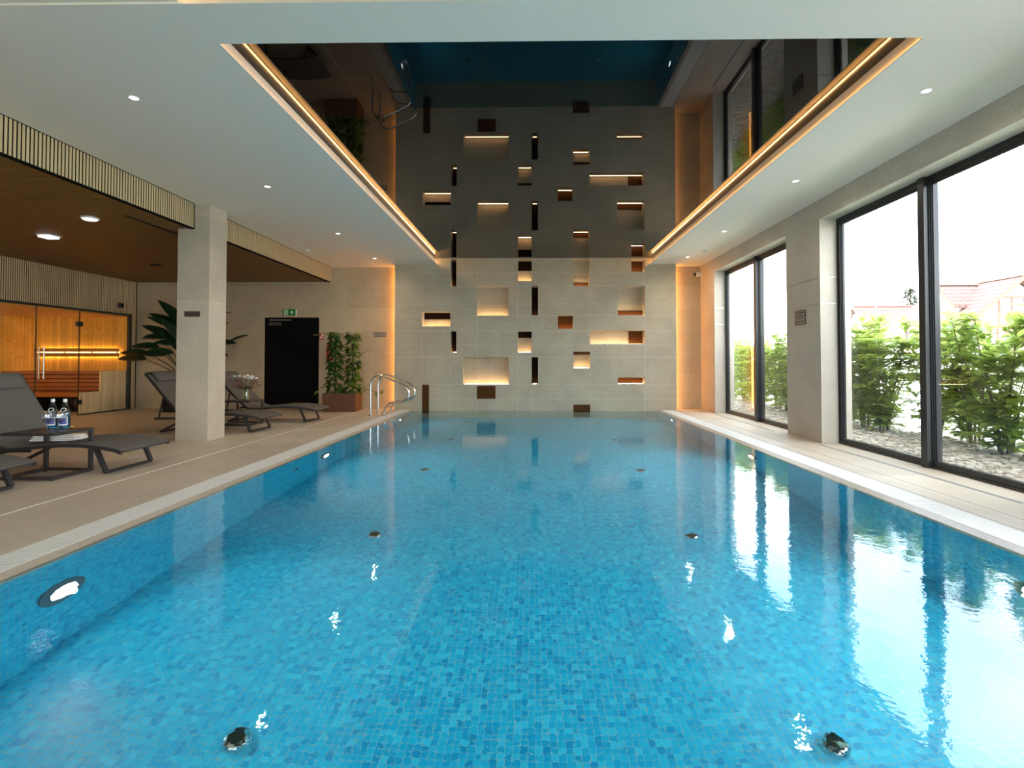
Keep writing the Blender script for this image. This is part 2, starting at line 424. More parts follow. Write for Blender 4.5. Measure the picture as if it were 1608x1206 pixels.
# drain channels and slots in the deck
S(B(-3.875, -3.855, -4.1, 12.28, -.01, .0015).build('trim_3', M['white_line']))
S(B(3.235, 3.245, -4.1, 12.0, -.01, .0012).build('trim_4', M['slot']))
S(B(3.46, 3.465, -4.1, 12.0, -.01, .0012).build('trim_5', M['slot']))
for k, (a, b_) in enumerate(((8.45, 11.1), (4.2, 7.1))):
    g = MB()
    for i in range(3): g.box(3.84 + i * .016, 3.848 + i * .016, a, b_, -.01, .0015)
    g.box(3.835, 3.885, a, b_, -.01, .0008)
    S(g.build('trim_%d' % (6 + k), M['slot']))

# ------------------------------------------------------------------ setting: walls
NX = {'slim slot below the left cove': (-1.888, -1.754, 2.842, 3.469), 'a': (-.336, -.014, 2.964, 3.465), 'b': (-1.278, -.55, 2.166, 2.849),
      'c': (-2.541, -1.889, 1.921, 2.254), 'd': (-1.883, -1.749, 1.320, 1.808), 'e': (-.336, -.015, 1.321, 1.807), 'f': (-1.594, -.543, .583, 1.208),
      'g': (-.016, .132, 2.172, 2.847), 'h': (-.016, .131, .591, 1.208), 'i': (.945, 1.316, 2.844, 3.461), 'j': (2.270, 2.584, 3.168, 3.457),
      'k': (1.957, 2.580, 2.169, 2.850), 'l': (.585, .941, 1.858, 2.172), 'm': (1.319, 2.576, 1.516, 1.820), 'n': (.940, 1.322, .961, 1.27), 'o': (1.956, 2.572, .597, .742)}
NY, ND = 11.97, .28
M['feature'] = niche_stone([-2.54, -1.889, -1.27, -.336, 1.32, 2.577, -.015], [3.155, 2.847, 2.427, 2.165, 1.806, 1.485, 1.208, .581, .255])
def niche_wall():
    X0, X1, Z0, Z1 = -3.175, 3.29, PD, 3.6
    rects = list(NX.values())
    xs = sorted({X0, X1, *[r[0] for r in rects], *[r[1] for r in rects]}); zs = sorted({Z0, Z1, *[r[2] for r in rects], *[r[3] for r in rects]})
    m = MB()
    for i in range(len(xs) - 1):
        for j in range(len(zs) - 1):
            cx, cz = (xs[i] + xs[i + 1]) / 2, (zs[j] + zs[j + 1]) / 2
            if any(r[0] < cx < r[1] and r[2] < cz < r[3] for r in rects): continue
            m.add([(xs[i], NY, zs[j]), (xs[i + 1], NY, zs[j]), (xs[i + 1], NY, zs[j + 1]), (xs[i], NY, zs[j + 1])], [(0, 1, 2, 3)])
    for x0, x1, z0, z1 in rects:
        y0, y1 = NY, NY + ND
        m.add([(x0, y1, z0), (x1, y1, z0), (x1, y1, z1), (x0, y1, z1)], [(0, 1, 2, 3)])
        m.add([(x0, y0, z0), (x0, y1, z0), (x0, y1, z1), (x0, y0, z1)], [(0, 1, 2, 3)])
        m.add([(x1, y0, z0), (x1, y1, z0), (x1, y1, z1), (x1, y0, z1)], [(3, 2, 1, 0)])
        m.add([(x0, y0, z0), (x1, y0, z0), (x1, y1, z0), (x0, y1, z0)], [(0, 1, 2, 3)])
        m.add([(x0, y0, z1), (x1, y0, z1), (x1, y1, z1), (x0, y1, z1)], [(3, 2, 1, 0)])
    YB = NY + .30
    m.add([(X0, NY, Z0), (X0, YB, Z0), (X0, YB, Z1), (X0, NY, Z1)], [(3, 2, 1, 0)])
    m.add([(X1, NY, Z0), (X1, YB, Z0), (X1, YB, Z1), (X1, NY, Z1)], [(0, 1, 2, 3)])
    m.add([(X0, YB, Z0), (X1, YB, Z0), (X1, YB, Z1), (X0, YB, Z1)], [(3, 2, 1, 0)])
    return m
wb = S(niche_wall().build('wall_back', M['feature']))
def corten(x0, x1, z0, z1, y=None, mat='corten'):
    y = NY + ND if y is None else y
    MB().box(x0, x1, y - .012, y + .02, z0, z1).build('rust_panel', M[mat], wb)
CB = NY + .004
corten(-1.270, -.846, .254, .551, CB); corten(-2.530, -2.371, -.6, .579, CB); corten(.938, 1.319, -.30, .125, CB)
def nr(k): return NX[k]
for k in ('slim slot below the left cove', 'd', 'g', 'h', ): x0, x1, z0, z1 = nr(k); corten(x0, x1, z0, z1, mat='dark_back')  # narrow slots get near-black backs
for k in ('j', 'l', 'o'): x0, x1, z0, z1 = nr(k); corten(x0, x1, z0, z1)
corten(-.336, -.014, 3.24, 3.465, mat='dark_back'); corten(-2.541, -1.889, 2.10, 2.254, mat='dark_back'); corten(-.336, -.015, 1.66, 1.807, mat='dark_back')
corten(.945, 1.316, 2.844, 2.955); corten(1.957, 2.58, 2.169, 2.30); corten(2.25, 2.576, 1.516, 1.82)
MB().box(.941, 1.321, NY - .004, NY + .03, 1.27, 1.333).build('rust_panel', M['corten'], wb)
for k, (x0, x1, z0, z1) in NX.items():
    e = .02 if x1 - x0 > .2 else .03
    MB().box(x0 + e, x1 - e, NY + .195, NY + .21, z0 + .0005, z0 + .007).build('led_strip', M['led_niche'], wb)
for x0, x1 in ((-3.185, -3.176), (3.291, 3.30)):
    MB().box(x0, x1, NY + .235, NY + .25, .03, 3.31).build('led_strip', M['led_side'], wb)

DY = 12.28
wl = MB()   # wall with the door, behind the lounge; door recess left open
wl.box(-11.8, -6.395, DY, DY + .3, 0, 3.7); wl.box(-5.05, 4.3, DY, DY + .3, -.3, 3.7); wl.box(-6.395, -5.05, DY, DY + .3, 2.155, 3.7)
wl.box(-6.395, -5.05, DY + .2, DY + .3, 0, 2.155)
S(wl.build('wall_rear', M['wall']))
S(B(-6.395, -6.375, DY - .002, DY + .2, 0, 2.16).build('trim_8', M['wall']))
dr = struct('door_1')
MB().box(-6.375, -5.05, DY + .06, DY + .12, .005, 2.15).build('door_leaf', M['black_door'], dr)
MB().box(-6.26, -5.98, DY + .005, DY + .06, 1.97, 2.04).build('door_closer', M['sign_dark'], dr, bevel=.006)
MB().box(-6.24, -5.72, DY + .0, DY + .03, 2.085, 2.105).build('closer_arm', M['satin'], dr)

YS = [(-4.2, -.3), (2.85, 3.98), (7.2, 8.15), (11.35, 12.5)]
wr = MB()
for a, b_ in YS: wr.box(3.945, 4.36, a, b_, 0, 3.07)
wr.box(3.945, 4.36, -4.2, 12.5, 3.07, 3.7)
S(wr.build('wall_right', M['wall_y']))
tn = 9
for a, b_ in YS[1:]:
    for z in (2.27, 1.91):
        S(B(3.942, 4.185, a - .003, b_ + .003, z - .004, z + .004).build('trim_%d' % tn, M['satin'])); tn += 1
for i, (a, b_) in enumerate([(-.3, 2.85), (3.98, 7.2), (8.15, 11.35)]):
    wn_ = struct('window_%d' % (i + 1))
    fx0, fx1 = 4.185, 4.25
    f = MB(); W_ = .055
    f.box(fx0, fx1, a, b_, 0.0, W_ + .02); f.box(fx0, fx1, a, b_, 3.07 - W_, 3.07)
    f.box(fx0, fx1, a, a + W_, W_, 3.07 - W_); f.box(fx0, fx1, b_ - W_, b_, W_, 3.07 - W_)
    f.box(fx0 - .012, fx0, a, b_, 3.045, 3.07); f.box(fx0 - .012, fx0, a, a + .025, 0, 3.045); f.box(fx0 - .012, fx0, b_ - .025, b_, 0, 3.045); f.box(fx0 - .012, fx0, a, b_, 0, .025)
    f.build('frame', M['black_metal'], wn_)
    mid = (a + b_) / 2
    MB().box(4.13, 4.29, mid - .045, mid + .045, 0.0, 3.07).build('mullion', M['black_metal'], wn_, bevel=.004)
    for c, d in ((a + W_, mid - .045), (mid + .045, b_ - W_)):
        g = MB()
        for q in range(3):
            e = .014 * (q + 1); g.box(4.178 + .012 * q, 4.190 + .012 * q, c, c + e, W_ + .02, 3.07 - W_); g.box(4.178 + .012 * q, 4.190 + .012 * q, d - e, d, W_ + .02, 3.07 - W_)
            g.box(4.178 + .012 * q, 4.190 + .012 * q, c, d, 3.07 - W_ - e, 3.07 - W_)
        g.build('bead', M['black_metal'], wn_)
        MB().box(4.197, 4.209, c, d, W_ + .02, 3.07 - W_).build('pane', M['glass'], wn_)
S(MB().box(-11.8, -4.1, -4.4, -4.2, -.3, 3.7).box(3.5, 4.36, -4.4, -4.2, -.3, 3.7).box(-4.1, 3.5, -4.4, -4.2, 3.07, 3.7).box(-4.1, 3.5, -4.4, -4.2, -.3, 0).build('wall_front', M['wall']))
wn_ = struct('window_4')  # unseen window behind the camera, added to bring in frontal daylight
MB().box(-4.1, 3.5, -4.34, -4.26, 0, .06).box(-4.1, 3.5, -4.34, -4.26, 3.01, 3.07).box(-4.1, -4.04, -4.34, -4.26, .06, 3.01).box(3.44, 3.5, -4.34, -4.26, .06, 3.01).box(-1.6, -1.52, -4.36, -4.2, .06, 3.01).box(.92, 1.0, -4.36, -4.2, .06, 3.01).build('frame', M['black_metal'], wn_)
for c, d in ((-4.04, -1.6), (-1.52, .92), (1.0, 3.44)): MB().box(c, d, -4.306, -4.294, .06, 3.01).build('pane', M['glass'], wn_)
S(B(-12.0, -11.8, -4.4, 12.6, -.3, 3.7).build('wall_left', M['pine_y']))
S(B(-12.1, 4.5, -4.5, 12.7, 3.7, 3.95).build('roof', M['grey_plastic']))
S(MB().box(-5.02, -4.565, 7.29, 7.70, 0, 3.36).build('column', M['column']))

# ------------------------------------------------------------------ setting: ceilings
SZ = 3.34; LX, RX = -2.19, 2.685
def soffit(name, x0, x1, y0, y1, z0=SZ, z1=3.425):
    return S(B(x0, x1, y0, y1, z0, z1).build(name, M['paint']))
CD = .063                                       # depth of the light cove behind the thin lip
YR = ((3.56, 12.3), (-4.2, 3.15))
for nm, (y0, y1) in zip(('', '_near'), YR):
    m = B(-4.76, LX - CD, y0, y1, SZ, 3.49).box(LX - CD, LX, y0, y1, SZ, SZ + .008)
    S(m.build('ceiling_left' + nm, M['paint']))
    m = B(RX + CD, 3.96, y0, y1, SZ, 3.49).box(RX, RX + CD, y0, y1, SZ, SZ + .008)
    S(m.build('ceiling_right' + nm, M['paint']))
S(B(-4.76, 3.96, 3.15, 3.56, 3.328, 3.488).build('ceiling_beam', M['paint']))
mc = struct('ceiling_mirror')
MB().box(-2.6, 3.1, -4.2, NY + .02, 3.49, 3.5).build('gloss_film', M['mirror'], mc)
for y0, y1 in ((3.565, NY - .02), (-3.8, 3.1)):
    MB().box(LX - CD, LX - CD + .008, y0, y1, 3.377, 3.387).build('led_strip', M['led'], mc)
    MB().box(RX + CD - .008, RX + CD, y0, y1, 3.377, 3.387).build('led_strip', M['led'], mc)
# lounge: slatted fascia, slatted ceiling and slatted wall above the sauna
P_ = .0415
f = MB(); y = -4.1
while y < 12.26:
    if not (7.27 < y < 7.70): f.box(-4.780, -4.7765, y, y + .025, 3.0, 3.339)
    y += P_
r = struct('trim_30'); f.build('slat', M['slat'], r)
MB().box(-4.83, -4.780, -4.2, 7.28, 2.985, 3.42).build('backing', M['slat_dark'], r)
MB().box(-4.83, -4.780, 7.71, 12.27, 2.985, 3.42).build('backing', M['slat_dark'], r)
f = MB(); y = -4.1
while y < 12.25:
    if 7.25 < y < 7.71: f.box(-9.4, -5.03, y, y + .029, 2.99, 2.998)
    else: f.box(-9.4, -4.835, y, y + .029, 2.99, 2.998)
    y += P_
r = struct('ceiling_lounge'); f.build('slat', M['ceil_slat'], r)
MB().box(-9.45, -4.84, -4.2, 12.27, 2.998, 3.06).build('backing', M['slat_dark'], r)
f = MB(); y = -4.1
while y < 12.25:
    z0 = 0.0 if y > 12.06 or y < 6.4 else 2.2
    f.box(-9.415, -9.411, y, y + .025, z0, 2.99); y += P_
r = struct('wall_sauna'); f.build('slat', M['slat'], r)
MB().box(-9.46, -9.415, 6.4, 12.27, 2.2, 3.05).build('backing', M['slat_dark'], r)
MB().box(-9.46, -9.415, -4.2, 6.4, 0, 3.05).build('backing', M['slat_dark'], r)
MB().box(-9.46, -9.415, 12.06, 12.27, 0, 2.2).build('backing', M['slat_dark'], r)

# ------------------------------------------------------------------ sauna
r = struct('sauna_cabin')
MB().box(-11.75, -9.47, 12.06, 12.1, 0, 2.2).build('end_wall', M['pine'], r)
MB().box(-11.75, -11.7, 6.4, 12.06, 0, 2.2).build('rear_wall', M['pine_y'], r)
MB().box(-11.75, -9.47, 6.35, 6.4, 0, 2.2).build('near_wall', M['pine'], r)
MB().box(-11.75, -9.47, 6.4, 12.06, 2.15, 2.2).build('cabin_ceiling', wood('pine_ceiling', (.62, .36, .13), (.52, .28, .09), 0), r)
f = MB(); f.box(-9.43, -9.37, 6.4, 12.06, 2.17, 2.21); f.box(-9.43, -9.37, 12.0, 12.06, 0, 2.17); f.box(-9.43, -9.37, 6.4, 6.46, 0, 2.17); f.box(-9.43, -9.37, 6.46, 9.745, 0, .02); f.box(-9.43, -9.37, 10.695, 12.0, 0, .02)
f.build('glass_frame', M['black_metal'], r)
for a, b_ in ((6.46, 9.735), (10.69, 12.0)): MB().box(-9.406, -9.394, a, b_, .02, 2.17).build('glass_panel', M['sauna_glass'], r)
d = struct('door_2')
MB().box(-9.406, -9.394, 9.745, 10.68, .012, 2.165).build('door_leaf', M['sauna_glass'], d)
for x in (-9.352, -9.448):
    MB().tube([(x, 9.86, .78), (x, 9.86, 1.40)], .014, 12).build('handle', M['satin'], d, smooth=40)
MB().tube([(-9.448, 9.86, 1.28), (-9.352, 9.86, 1.28)], .007, 8).build('handle_stay', M['satin'], d, smooth=40)
MB().tube([(-9.448, 9.86, .90), (-9.352, 9.86, .90)], .007, 8).build('handle_stay', M['satin'], d, smooth=40)
for z in (.27, 1.89):
    MB().box(-9.42, -9.38, 10.61, 10.67, z - .05, z + .05).box(-9.42, -9.38, 10.70, 10.76, z - .05, z + .05).build('hinge', M['black_metal'], d, bevel=.004)
sl = bpy.data.lights.new('sauna_fill', 'AREA'); so = bpy.data.objects.new('sauna_fill', sl); link(so, r)
sl.energy = 46; sl.size = .5; sl.color = (1, .66, .28); so.location = (-10.6, 8.2, 2.12); so.rotation_euler = (R(25), 0, 0)  # fill lamp added out of view to brighten the sauna
MB().box(-10.85, -10.35, 8.0, 8.4, 2.13, 2.15).build('added_fill_lamp', M['lamp_white'], r)  # glowing panel added with the unseen sauna fill
f = MB()
for y in (9.7375, 10.6855): f.box(-9.412, -9.388, y, y + .006, .02, 2.17)
f.build('glass_edge', M['ink'], r)
t = thing('sauna_bench', 'tiered red brown slatted sauna bench with daylit pine end panels behind the glass', 'bench', (-9.47, 11.4, 0))
def loc(mb, o):
    mb.v = [(x - o[0], y - o[1], z - o[2]) for x, y, z in mb.v]; return mb
O = (-9.47, 11.4, 0)
f = MB()
for i in range(5): z = .90 - i * .088; f.box(-11.69, -9.5, 11.345, 11.365, z - .071, z)
loc(f, O).build('front_slat', M['bench'], t)
f = MB()
for i in range(6): f.box(-11.69, -9.5, 11.37 + i * .112, 11.37 + i * .112 + .1, .872, .90)
loc(f, O).build('upper_seat', M['bench'], t)
f = MB()
for i in range(4): f.box(-11.69, -9.5, 10.81 + i * .13, 10.81 + i * .13 + .115, .43, .46)
f.box(-11.69, -9.5, 10.79, 10.81, .37, .46)
loc(f, O).build('lower_seat', M['bench'], t)
loc(B(-9.5, -9.46, 11.33, 12.04, .02, .90), O).build('end_panel', M['pine_daylit'], t)
loc(B(-9.5, -9.46, 10.79, 11.33, .02, .46), O).build('end_panel', M['pine_daylit'], t)
loc(B(-11.69, -9.52, 11.30, 11.33, .02, .43), O).build('shade_sheet', M['slat_dark'], t)  # black sheet standing in for shade under the open lower bench
loc(B(-11.69, -9.505, 11.366, 11.369, .46, .87), O).build('backing', M['slat_dark'], t)  # black sheet standing in for shade between the front slats
t = thing('sauna_light_bar', 'long twin board light bar glowing on the sauna wall above the bench', 'wall light', (-10.5, 12.0, 1.3))
O = (-10.5, 12.0, 1.3)
loc(B(-11.6, -9.60, 11.975, 12.0, 1.338, 1.417), O).build('board', M['backrest'], t)
loc(B(-11.6, -9.60, 11.975, 12.0, 1.225, 1.306), O).build('board', M['backrest'], t)
for z0, z1 in ((1.316, 1.329), (1.385, 1.395), (1.232, 1.242)):
    loc(B(-11.55, -9.62, 12.02, 12.03, z0, z1), O).build('led_strip', M['led_sauna'], t)
for x in (-11.5, -10.9, -10.25, -9.66): loc(B(x - .012, x + .012, 12.0, 12.058, 1.225, 1.417), O).build('bracket', M['bench'], t)

# ------------------------------------------------------------------ lamps, sensors and signs
def spot(loc, energy, ang, col, parent=None):
    d_ = bpy.data.lights.new('lamp_light', 'SPOT'); d_.energy = energy; d_.spot_size = R(ang); d_.spot_blend = 1.0; d_.color = col; d_.shadow_soft_size = .025
    o = bpy.data.objects.new('lamp_light', d_); o.location = loc; link(o, parent); return o
DL = [(-3.36, 4.31), (-3.37, 6.55), (-3.385, 9.0), (-3.41, 11.2), (3.235, 4.29), (3.245, 6.44), (3.28, 8.93), (3.31, 11.14)]
DLN = ['nearest the camera on the left ceiling strip', 'second from the near end of the left ceiling strip', 'third from the near end of the left ceiling strip', 'next to the feature wall on the left ceiling strip',
       'nearest the camera on the right ceiling strip', 'second from the near end of the right ceiling strip', 'third from the near end of the right ceiling strip', 'next to the feature wall on the right ceiling strip']
d0 = None
for i, (x, y) in enumerate(DL):
    lab = 'small round recessed downlight ' + DLN[i]
    if d0 is None:
        d0 = thing('downlight', lab, 'ceiling light', (x, y, SZ), 0, 'recessed downlights')
        MB().lathe([(.034, .0), (.034, -.004), (.046, -.004), (.048, .0)], seg=28, cap=False).build('rim', M['white_plastic'], d0, smooth=40)
        MB().lathe([(.034, .0005), (.034, -.002)], seg=28).build('lens', M['lamp_disc'], d0)
    else: dup(d0, (x, y, SZ), 0, lab)
    spot((x, y, SZ - .012), 32, 165, (1, .82, .60))
t = thing('smoke_detector', 'white round smoke detector on left ceiling strip near the slatted fascia end', 'detector', (-4.50, 10.35, SZ), 0, 'smoke detectors')
MB().lathe([(.055, 0), (.055, -.012), (.045, -.018)], seg=24).build('base', M['white_plastic'], t, smooth=35)
MB().lathe([(.036, -.018), (.040, -.034), (.030, -.042)], seg=24).build('sensor', M['white_plastic'], t, smooth=35)
MB().lathe([(.041, -.022), (.041, -.028)], seg=24).build('intake', M['grey_plastic'], t)
dup(t, (3.46, 10.47, SZ), 0, 'white round smoke detector on right ceiling strip near the far window')
for x, y, lab in ((-4.68, 10.35, 'tiny white indicator button beside the left smoke detector'), (3.60, 10.42, 'tiny white indicator button beside the right smoke detector')):
    tag(MB().lathe([(.022, 0), (.022, -.008), (.014, -.012)], (x, y, SZ), 16).build('indicator_button', M['white_plastic'], smooth=35), lab, 'indicator', 'detector indicators')
t = thing('emergency_light', 'square white emergency light on the brown slatted lounge ceiling', 'ceiling light', (-7.17, 7.6, 2.99))
MB().box(-.105, .105, -.105, .105, -.02, 0).build('housing', M['white_plastic'], t, bevel=.006)
MB().box(-.09, .09, -.09, .09, -.05, -.02).build('diffuser', M['lamp_white'], t, bevel=.012)
t = thing('round_ceiling_lamp', 'white domed round ceiling lamp on slatted lounge ceiling nearer the column', 'ceiling light', (-5.77, 6.69, 2.99))
MB().lathe([(.10, 0), (.10, -.012), (.088, -.02)], seg=28).build('base', M['white_plastic'], t, smooth=35)
MB().lathe([(.088, -.02), (.07, -.034), (.04, -.041), (.001, -.043)], seg=28).build('diffuser', M['lamp_white'], t, smooth=60)
t = thing('ceiling_speaker', 'round black speaker set into the slatted lounge ceiling near the sauna corner', 'speaker', (-7.3, 9.96, 2.99))
MB().lathe([(.11, 0), (.11, -.008), (.10, -.012)], seg=28).build('rim', M['black_metal'], t, smooth=35)
MB().lathe([(.10, -.012), (.001, -.016)], seg=28).build('grille', M['slat_dark'], t, smooth=60)
t = thing('slot_diffuser', 'narrow black slot air diffuser in the slatted lounge ceiling beside column', 'air vent', (-5.225, 7.2, 2.99))
MB().box(-.03, -.022, -.6, .6, -.004, .0).box(.022, .03, -.6, .6, -.004, 0).build('rim', M['black_metal'], t)
MB().box(-.022, .022, -.6, .6, -.002, .0).build('slot', M['slat_dark'], t)
t = thing('wall_sensor', 'small black box mounted on slatted wall above the sauna glass corner', 'sensor', (-9.385, 11.72, 2.385))
MB().box(0, .05, -.06, .06, -.055, .055).build('body', M['black_metal'], t, bevel=.012)
MB().lathe([(.03, .05), (.026, .056)], seg=20, axis=0).build('eye', M['slat_dark'], t)
t = thing('security_camera', 'small white security camera on right wall high in the amber lit corner', 'camera', (3.945, 12.12, 3.13))
MB().lathe([(.03, -.0), (.03, -.012)], seg=20, axis=0).build('mount', M['white_plastic'], t)
MB().tube([(-.012, 0, 0), (-.06, -.01, 0)], .014, 12).build('arm', M['white_plastic'], t, smooth=40)
MB().tube([(-.05, -.01, 0), (-.17, -.02, -.005)], .052, 20).build('body', M['white_plastic'], t, smooth=40, bevel=.006)
MB().tube([(-.17, -.02, -.005), (-.20, -.0225, -.006)], [.042, .036], 20).build('lens', M['ink'], t, smooth=40)
t = thing('wall_socket', 'small white socket plate low on beige rear wall behind side table', 'socket', (-7.0, DY, .26))
MB().box(-.055, .055, -.012, 0, -.045, .045).build('plate', M['white_plastic'], t, bevel=.004)
MB().lathe([(.022, -.0125), (.02, -.0135)], seg=16, axis=1).build('outlet', M['grey_plastic'], t)

FY = (R(90), 0, 0); FX = (R(90), 0, R(-90))
def plate_sign(name, lab, c, w, h, facing, plate, body=None, size=.03, bars=None, group=None):
    t = thing(name, lab, 'sign', c, 0, group)
    e = .008
    def bx(u0, u1, v0, v1, d0, d1):
        return B(u0, u1, -d1, -d0, v0, v1) if facing == 'y' else B(-d1, -d0, -u1, -u0, v0, v1)
    bx(-w / 2 + e, w / 2 - e, -h / 2 + e, h / 2 - e, 0, .005).build('plate', M[plate], t)
    f = MB()
    for a in ((-w / 2, w / 2, h / 2 - e, h / 2), (-w / 2, w / 2, -h / 2, -h / 2 + e), (-w / 2, -w / 2 + e, -h / 2 + e, h / 2 - e), (w / 2 - e, w / 2, -h / 2 + e, h / 2 - e)):
        q = bx(*a, 0, .009); f.add(q.v, q.f)
    f.build('border', M['ink'], t)
    if body:
        text(body, size, (0, -.006, 0) if facing == 'y' else (-.006, 0, 0), FY if facing == 'y' else FX, M['ink'], t)
    if bars:
        f = MB()
        for u0, u1, v in bars:
            q = bx(u0, u1, v - .005, v + .005, .004, .0062); f.add(q.v, q.f)
        f.build('lettering', M['ink'], t)
    return t
plate_sign('notice_sign', 'small framed notice on beige rear wall right of the climbing plant', (-3.597, DY, 1.744), .272, .105, 'y', 'sign_plate', 'Zakaz skakania\ndo wody', .034)
plate_sign('notice_sign', 'upper of two framed notices on the pillar between the windows', (3.945, 7.727, 1.815), .29, .10, 'x', 'sign_plate', 'Zakaz skakania\ndo wody', .034)
plate_sign('notice_sign', 'lower of two framed notices on the pillar between the windows', (3.945, 7.727, 1.70), .29, .092, 'x', 'sign_plate', bars=[(-.11, -.045, .0), (-.03, .03, .0), (.042, .105, .0)])
plate_sign('notice_sign', 'dark framed notice on the front face of the stone column', (-4.80, 7.29, 1.785), .215, .074, 'y', 'sign_dark', bars=[(-.08, -.035, .0), (-.022, .02, .0), (.03, .08, .0)])
t = thing('exit_sign', 'green emergency exit sign with running figure and up arrow above black door', 'sign', (-5.74, DY, 2.268))
MB().box(-.155, .155, -.045, 0, -.08, .08).build('housing', M['white_plastic'], t, bevel=.003)
MB().box(-.155, .145, -.05, -.045, -.078, .078).build('panel', M['exit_green'], t)
tf = lambda u, w_, d_: (u, -.050 - d_, w_)
MB().prism([(-.125, -.06), (-.035, -.06), (-.035, .06), (-.125, .06)], tf, .002).build('door_symbol', M['exit_white'], t)
f = MB(); tg = lambda u, w_, d_: (u, -.052 - d_, w_)
f.prism([(-.083 + .011 * math.cos(a), .040 + .011 * math.sin(a)) for a in [i * math.pi / 5 for i in range(10)]], tg, .0015)
for a, b_, wd in (((-.08, .028), (-.075, -.012), .018), ((-.078, .022), (-.108, .012), .008), ((-.078, .022), (-.052, .004), .008), ((-.076, -.010), (-.052, -.028), .011), ((-.052, -.028), (-.058, -.052), .010), ((-.078, -.010), (-.098, -.032), .011), ((-.098, -.032), (-.118, -.030), .010)):
    du, dv = b_[0] - a[0], b_[1] - a[1]; L = math.hypot(du, dv); nx, ny = -dv / L * wd / 2, du / L * wd / 2
    f.prism([(a[0] + nx, a[1] + ny), (a[0] - nx, a[1] - ny), (b_[0] - nx, b_[1] - ny), (b_[0] + nx, b_[1] + ny)], tg, .0015)
f.build('running_figure', M['exit_green'], t)
MB().prism([(.05, -.05), (.068, -.05), (.068, .005), (.092, -.018), (.105, -.005), (.059, .05), (.013, -.005), (.026, -.018), (.05, .005)], tf, .002).build('arrow', M['exit_white'], t)
t = thing('fire_sign', 'small red fire equipment sign on wall beside black door', 'sign', (-4.993, DY, 1.708))
MB().box(-.05, .05, -.004, 0, -.075, .075).build('plate', M['red'], t)
tf = lambda u, w_, d_: (u, -.004 - d_, w_)
f = MB(); f.prism([(.0, .0), (.04, .0), (.04, .062), (.0, .062)], tf, .001); f.prism([(-.028, -.055), (-.006, -.055), (-.006, .0), (-.028, .0)], tf, .001); f.prism([(.002, -.04), (.034, -.04), (.034, -.014), (.002, -.014)], tf, .001)
f.build('symbol', M['sign_white'], t)
t = thing('fire_extinguisher', 'red fire extinguisher on wall half hidden behind the climbing plant', 'extinguisher', (-4.76, DY - .09, 1.12))
MB().lathe([(.06, 0), (.07, .02), (.07, .32), (.05, .38), (.025, .40)], seg=20).build('cylinder', M['red'], t, smooth=40)
MB().box(-.02, .02, -.03, .03, .40, .45).build('valve', M['black_metal'], t)
MB().tube([(0, -.03, .43), (.05, -.08, .40), (.085, -.05, .25), (.085, -.02, .1)], .010, 8).build('hose', M['black_metal'], t, smooth=40)
MB().box(-.025, .025, .06, .09, .1, .35).build('bracket', M['black_metal'], t)

# ------------------------------------------------------------------ pool fittings
def pool_lamp(sx, y, lab, power):
    x = PL if sx < 0 else PR
    t = thing('pool_lamp', lab, 'pool light', (x, y, -.60), 0, 'underwater wall lamps'); s = -sx
    MB().lathe([(.150, 0), (.150, .012 * s), (.088, .022 * s), (.088, .006 * s)], seg=32, axis=0, cap=False).build('rim', plain('lamp_rim', (.10, .12, .13), .4), t, smooth=40)
    MB().lathe([(.087, .004 * s), (.087, .010 * s), (.03, .018 * s), (.001, .018 * s)], seg=32, axis=0).build('lens', M['pool_lamp'], t, smooth=60)
    d_ = bpy.data.lights.new('lamp_light', 'SPOT'); d_.energy = power; d_.spot_size = R(160); d_.spot_blend = 1; d_.color = (.80, .95, 1.0); d_.shadow_soft_size = .03
    o = bpy.data.objects.new('lamp_light', d_); link(o); o.location = (x + s * .055, y, -.60)
    o.rotation_euler = Vector((s, 0, -.22)).to_track_quat('-Z', 'Y').to_euler()
for sx, side in ((-1, 'left'), (1, 'right')):
    for y, w_, pw in ((3.02, 'nearest the camera', 95), (6.88, 'in the middle of its row', 70), (10.74, 'closest to the feature wall', 14)):
        pool_lamp(sx, y, 'round underwater lamp glowing in the %s pool wall, %s' % (side, w_), pw)
f0 = None
for sx, side in ((-1, 'left'), (1, 'right')):
    for i, y in enumerate((2.49, 4.67, 6.83, 8.99, 11.15)):
        lab = 'round chrome inlet on the pool floor, %s row, %s from the camera' % (side, ORD[i])
        if f0 is None:
            f0 = thing('floor_inlet', lab, 'pool inlet', (sx * 1.40, y, PD), 0, 'pool floor inlets')
            MB().lathe([(.066, 0), (.064, .018), (.05, .030), (.034, .032)], seg=28, cap=False).build('rim', M['steel'], f0, smooth=50)
            MB().lathe([(.042, .026), (.040, .040), (.001, .046)], seg=24).build('cap', plain('dark_chrome', (.05, .07, .05), .12, 1.0), f0, smooth=50)
        else: dup(f0, (1.41 * sx, y, PD), 0, lab)
t = thing('wall_inlet', 'small dark inlet in left pool wall between two underwater lamps', 'pool inlet', (PL, 6.0, -.53))
MB().lathe([(.06, 0), (.058, .014), (.04, .02)], seg=24, axis=0).build('rim', M['satin'], t, smooth=50)
MB().lathe([(.036, .02), (.03, .026)], seg=20, axis=0).build('cap', M['ink'], t)

